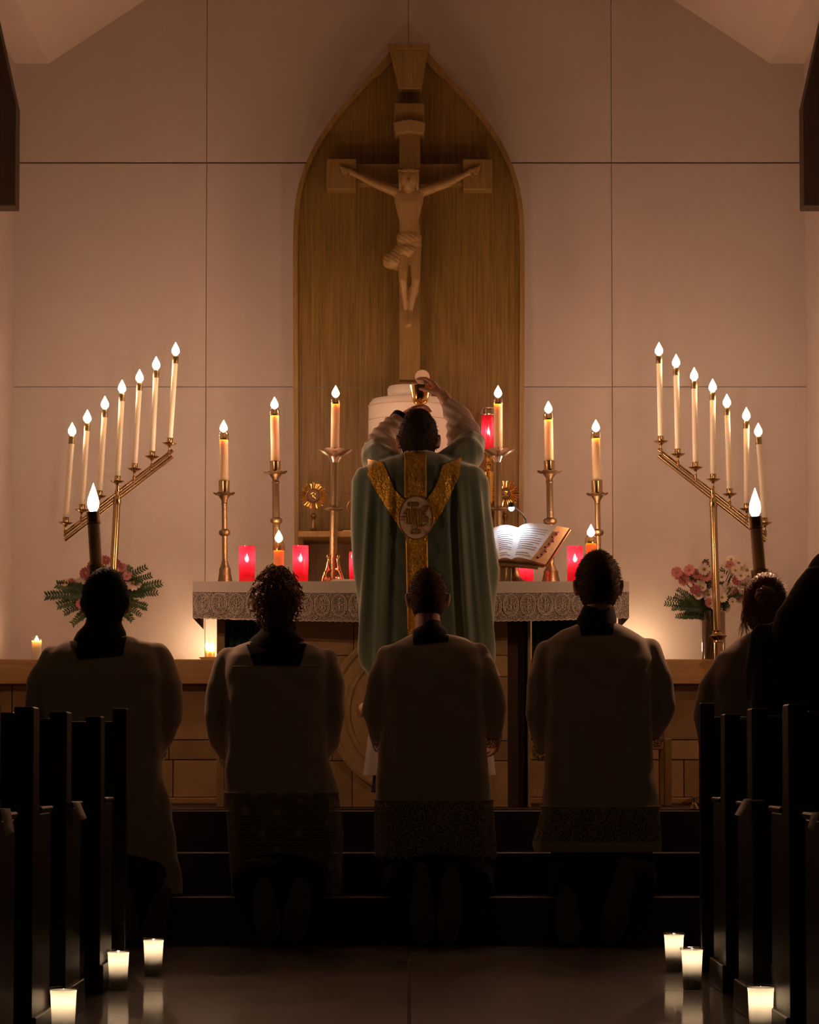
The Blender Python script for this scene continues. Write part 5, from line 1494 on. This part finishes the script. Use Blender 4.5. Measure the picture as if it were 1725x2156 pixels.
def band(left, right, name, m, off=.0035, nx=10):
    """a strip of cloth between two pixel edges, laid on the vestment"""
    def samp(pl, n):
        pl = [Vector(p) for p in pl]; L = [0]
        for a, b_ in zip(pl[:-1], pl[1:]): L.append(L[-1] + (b_ - a).length)
        out = []
        for t in np.linspace(0, L[-1], n):
            i = max(j for j in range(len(L)) if L[j] <= t + 1e-9); i = min(i, len(pl) - 2)
            out.append(pl[i].lerp(pl[i + 1], (t - L[i]) / max(L[i + 1] - L[i], 1e-6)))
        return out
    a, b_ = samp(left, 44), samp(right, 44)
    rows = [[tuple(p.lerp(q_, i / nx)) for i in range(nx + 1)] for p, q_ in zip(a, b_)]
    return obj(name, patch(ctree, rows, off), m, cha)
band([(852, 951), (851, 1000), (851, 1048)], [(896, 951), (899, 1000), (899, 1048)], 'orphrey', 'orphrey')
band([(854, 1128), (856, 1250), (862, 1400), (866, 1500)], [(901, 1128), (902, 1250), (906, 1400), (908, 1500)], 'orphrey', 'orphrey')
band([(774, 966), (774, 1000), (790, 1032), (812, 1066), (836, 1102), (846, 1120)], [(806, 972), (818, 1000), (830, 1030), (850, 1050), (858, 1062), (866, 1084)], 'orphrey', 'orphrey')
band([(972, 962), (968, 1000), (950, 1040), (930, 1080), (914, 1104), (906, 1118)], [(932, 980), (924, 1008), (914, 1030), (900, 1050), (894, 1064), (886, 1084)], 'orphrey', 'orphrey')
md = MB()
ctr_ = (876, 1090); rows = []
for j in range(9):
    k = j / 8
    rows.append([(ctr_[0] + 36 * k * math.cos(a), ctr_[1] + 45 * k * math.sin(a)) for a in np.linspace(0, 2 * PI, 49)])
mdo = obj('medallion', patch(ctree, rows, .007), 'medal', cha)
def thread(pts, w, par, m='goldthread', off=.010):
    q = [on_surface(ctree, x, y, off) for x, y in pts]; q = [p for p in q if p]
    return q
def zpx(p): return (740 + p[0] / 5.75, 960 + p[1] / 5.75)
def smooth_line(pts, n=6):
    pts = [Vector(p) for p in pts]; out = []
    for i in range(len(pts) - 1):
        p0, p1, p2, p3 = pts[max(i - 1, 0)], pts[i], pts[i + 1], pts[min(i + 2, len(pts) - 1)]
        for k in range(n):
            t = k / n
            out.append(.5 * ((2 * p1) + (p2 - p0) * t + (2 * p0 - 5 * p1 + 4 * p2 - p3) * t * t + (3 * p1 - p0 - 3 * p2 + p3) * t ** 3))
    out.append(pts[-1]); return [tuple(p) for p in out]
glyphs = {
 'letter_i': ([[(622, 728), (650, 738), (664, 720), (645, 695), (630, 700)], [(630, 700), (652, 665), (676, 640), (700, 668), (690, 690)], [(685, 690), (686, 760), (684, 825)], [(664, 700), (668, 770), (668, 820)]], .0027),
 'letter_h': ([[(738, 575), (742, 680), (745, 760), (742, 832)], [(722, 590), (726, 700), (728, 825)], [(738, 610), (722, 566), (694, 560), (674, 584), (690, 606), (706, 592)], [(738, 610), (760, 566), (796, 560), (822, 584), (806, 606), (788, 592)],
               [(745, 690), (770, 640), (796, 668), (804, 720), (806, 800), (800, 885)], [(766, 690), (770, 760), (776, 830)], [(786, 700), (790, 800), (786, 880)],
               [(800, 885), (760, 888), (722, 905), (718, 935), (746, 942), (764, 918)], [(790, 890), (822, 890), (842, 908), (832, 934), (806, 934), (800, 914)]], .0026),
 'letter_s': ([[(945, 600), (900, 612), (860, 640), (836, 676), (852, 706), (900, 726), (932, 752), (934, 790), (900, 830), (850, 846), (820, 850)], [(945, 600), (918, 660), (890, 680), (846, 664)], [(905, 690), (884, 750), (862, 800)], [(850, 750), (900, 742)]], .0028),
 'flourish': ([[(582, 770), (620, 770), (640, 764)], [(945, 770), (985, 772)], [(584, 735), (610, 742)]], .0022)}
for nm, (lines, wd) in glyphs.items():
    gm = MB()
    for ln in lines:
        q = thread([zpx(p) for p in smooth_line(ln)], wd, mdo)
        if len(q) > 2: gm.tube(q, wd, 6)
    obj(nm, remesh(gm, .0011, 1), 'goldthread', mdo)
ring_ = thread([(ctr_[0] + 36.5 * math.cos(a), ctr_[1] + 45.5 * math.sin(a)) for a in np.linspace(0, 2 * PI, 60)], .003, mdo, off=.006)
obj('edge_cord', MB().tube(ring_, .0032, 6), 'goldthread', mdo)
for nm, xs in (('border_cord', (853, 897)),):
    for x0 in xs:
        q = thread([(x0 + (1.5 if y > 1100 else 0), y) for y in list(range(958, 1044, 6))], .003, cha, off=.005)
        obj(nm, MB().tube(q, .0022, 6), 'orphreylight', cha)
        q = thread([(x0 + 2.5 + (y - 1140) * .02, y) for y in list(range(1140, 1330, 8))], .003, cha, off=.005)
        obj(nm, MB().tube(q, .0022, 6), 'orphreylight', cha)
for cx_, cy_ in ((876, 988), (876, 1006), (879, 1180), (880, 1300)):
    for a in (90, 210, 330):
        ex, ey = cx_ + 6.5 * math.cos(math.radians(a)), cy_ - 6.5 * math.sin(math.radians(a))
        rows = [[(ex + 4.6 * k / 3 * math.cos(t), ey + 4.6 * k / 3 * math.sin(t)) for t in np.linspace(0, 2 * PI, 17)] for k in range(4)]
        obj('gold_trefoil', patch(ctree, rows, .0055), 'orphreylight', cha)
# amice: white rim at the neck
am = px_rings([(962, 846, 918, .078), (950, 850, 914, .07), (942, 852, 912, .064)], DP + .005, 32, 2.1)
obj('amice', MB().rings(am, False, False), 'alb', priest)
h = obj('hair', hair_mass(pc, s_, .006, .002, 60, .16, -.85, 6), 'hairgrey', priest, sharp=180)
st = strands(MB(), pc, s_, 900, .011, .0008, .6, .5, .35, 0, .004, 13, .16, -.85, 3)
h2 = obj('hair_strands', st, 'hairgrey', h); h2['kind'] = 'stuff'
# chalice and host, held up
u = M(DP + .42); cb_ = P(885, 886, DP + .42)
ch = thing('chalice', 'gold chalice held up in front of the priest over his head', 'chalice', cb_)
H = lambda py: P(885, py, DP + .42).z - cb_.z
obj('chalice_cup', MB().lathe(cb_, (0, 0, 1), [(4 * u, H(856)), (9 * u, H(853)), (15 * u, H(847)), (18 * u, H(838)), (20 * u, H(825)), (22 * u, H(812)), (21 * u, H(812)), (18 * u, H(828)), (12 * u, H(846)), (.5 * u, H(849))], 32), 'gold', ch)
obj('chalice_stem', MB().lathe(cb_, (0, 0, 1), [(3 * u, H(878)), (3.4 * u, H(870)), (6 * u, H(867)), (6 * u, H(863)), (3.4 * u, H(860)), (4 * u, H(855))], 20), 'gold', ch)
obj('chalice_foot', MB().lathe(cb_, (0, 0, 1), [(22 * u, 0), (22 * u, 1.5 * u), (14 * u, 4 * u), (6 * u, 7 * u), (3 * u, 9 * u)], 28), 'gold', ch)
hc = P(889.5, 794, DP + .415)
ho = obj('host', MB().lathe(hc + Vector((0, .0008, 0)), (0, -1, 0), [(15.2 * u, 0), (15.6 * u, .0008), (15.2 * u, .0016)], 48), 'host')
tag(ho, 'round white host held above the chalice in the priest fingers', 'wafer')
# ------------------------------------------------------------------ pews
def pew(side, pxb, D, lab, front=False, arm_py=1700, top_py=1490, panel_py=1512):
    """pxb: pixel of the inner edge of the post's back face at its top"""
    s = -1 if side == 'left' else 1
    zt_, zp_ = ZOF(top_py, D), ZOF(panel_py, D)
    x0 = P(pxb, top_py, D).x; x1 = x0 + s * .048
    o = thing('pew', lab, 'pew', Vector(((x0 + s * .8), D + .15, 0)), 'dark pews on the %s' % side)
    if front:
        pl = [(D, 0), (D + .06, 0), (D + .06, zt_), (D, zt_)]
    else:
        za = .575
        pl = [(D, 0), (D + .345, 0), (D + .345, za - .02), (D + .335, za), (D + .14, za), (D + .115, za + .05), (D + .115, zt_ - .01), (D + .10, zt_), (D, zt_)]
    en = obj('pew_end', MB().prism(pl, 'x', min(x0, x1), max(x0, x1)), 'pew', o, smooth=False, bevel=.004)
    if not front:
        obj('plinth', MB().prism([(D - .012, 0), (D + .39, 0), (D + .36, .085), (D - .012, .085)], 'x', min(x0 - s * .012, x1), max(x0 - s * .012, x1)), 'pew', en, smooth=False, bevel=.003)
        obj('arm_cap', MB().box((min(x0 - s * .006, x1 + s * .006), D + .13, .575), (max(x0 - s * .006, x1 + s * .006), D + .352, .590)), 'pew', en, smooth=False, bevel=.005)
    xo = x1 + s * 1.5
    if front:
        obj('panel', MB().box((min(x1, xo), D + .012, .08), (max(x1, xo), D + .04, zp_)), 'pew', o, smooth=False, bevel=.004)
    else:
        zp2 = zp_
        obj('backrest', MB().prism([(D + .045, .30), (D + .07, .30), (D + .045, zp2), (D + .012, zp2)], 'x', min(x1, xo), max(x1, xo)), 'pew', o, smooth=False, bevel=.003)
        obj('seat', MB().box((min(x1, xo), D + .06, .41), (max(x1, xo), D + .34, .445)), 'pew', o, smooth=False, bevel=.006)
    obj('top_rail', MB().box((min(x1, xo), D + .004, zp_ - .01), (max(x1, xo), D + .05, zp_ + .006)), 'pew', o, smooth=False, bevel=.004)
    return o
pew('left', 267, 9.6, 'dark front pew partition on the left, nearest the steps', True, top_py=1491, panel_py=1522)
pew('left', 213, 8.7, 'dark pew on the left just behind the front partition', top_py=1508, panel_py=1523)
pew('left', 141, 7.8, 'dark pew on the left with a white slip hung over its arm', top_py=1498, panel_py=1517)
pew('left', 71, 6.92, 'dark pew at the left edge, nearest the camera with its end in view', top_py=1488, panel_py=1505)
pew('left', -14, 6.02, 'dark pew cut off by the left edge, only its arm in view', top_py=1478, panel_py=1498)
pew('right', 1475, 9.6, 'dark front pew partition on the right, nearest the steps', True, top_py=1480, panel_py=1513)
pew('right', 1526, 8.7, 'dark pew on the right just behind the front partition', top_py=1503, panel_py=1517)
pew('right', 1583, 7.8, 'dark pew on the right with a white slip hung over its arm', top_py=1491, panel_py=1511)
pew('right', 1660, 6.92, 'dark pew at the right edge, in front of the long haired person', top_py=1482, panel_py=1502)
pew('right', 1741, 6.02, 'dark pew cut off by the right edge, only its arm in view', top_py=1474, panel_py=1494)
def slip(xf, quad, lab):
    """a paper strip over a pew arm, hanging down the aisle face of the arm"""
    sg = 1 if xf > 0 else -1
    def at(px, py, out): return P(px, py, (xf - sg * out) * F / (px - 862.5) * 1.0)
    (a, b, c, d) = quad
    R = []
    for t, o in ((0, 0), (.35, .006), (.7, .010), (1, .016)):
        L = (a[0] + (d[0] - a[0]) * t, a[1] + (d[1] - a[1]) * t); Q = (b[0] + (c[0] - b[0]) * t, b[1] + (c[1] - b[1]) * t)
        R.append([at(*L, o), at(*Q, o)])
    top = [Vector((xf + sg * .04, p.y, p.z + .001)) for p in R[0]]
    o = obj('paper_slip', MB().rings([top] + R, False, False, closed=False), 'paper')
    so = o.modifiers.new('s', 'SOLIDIFY'); so.thickness = .0015
    return tag(o, lab, 'paper')
slip(-.926, [(153, 1690), (168, 1690), (182, 1723), (170, 1728)], 'white slip of paper hung over the arm of the third left pew')
slip(-.866, [(2, 1704), (22, 1702), (30, 1752), (13, 1761)], 'white slip of paper hung over the arm at the left edge')
slip(.925, [(1580, 1687), (1567, 1683), (1548, 1716), (1562, 1719)], 'white slip of paper hung over the arm of the third right pew')
slip(.868, [(1726, 1711), (1710, 1711), (1701, 1742), (1712, 1748)], 'white slip of paper hung over the arm at the right edge')
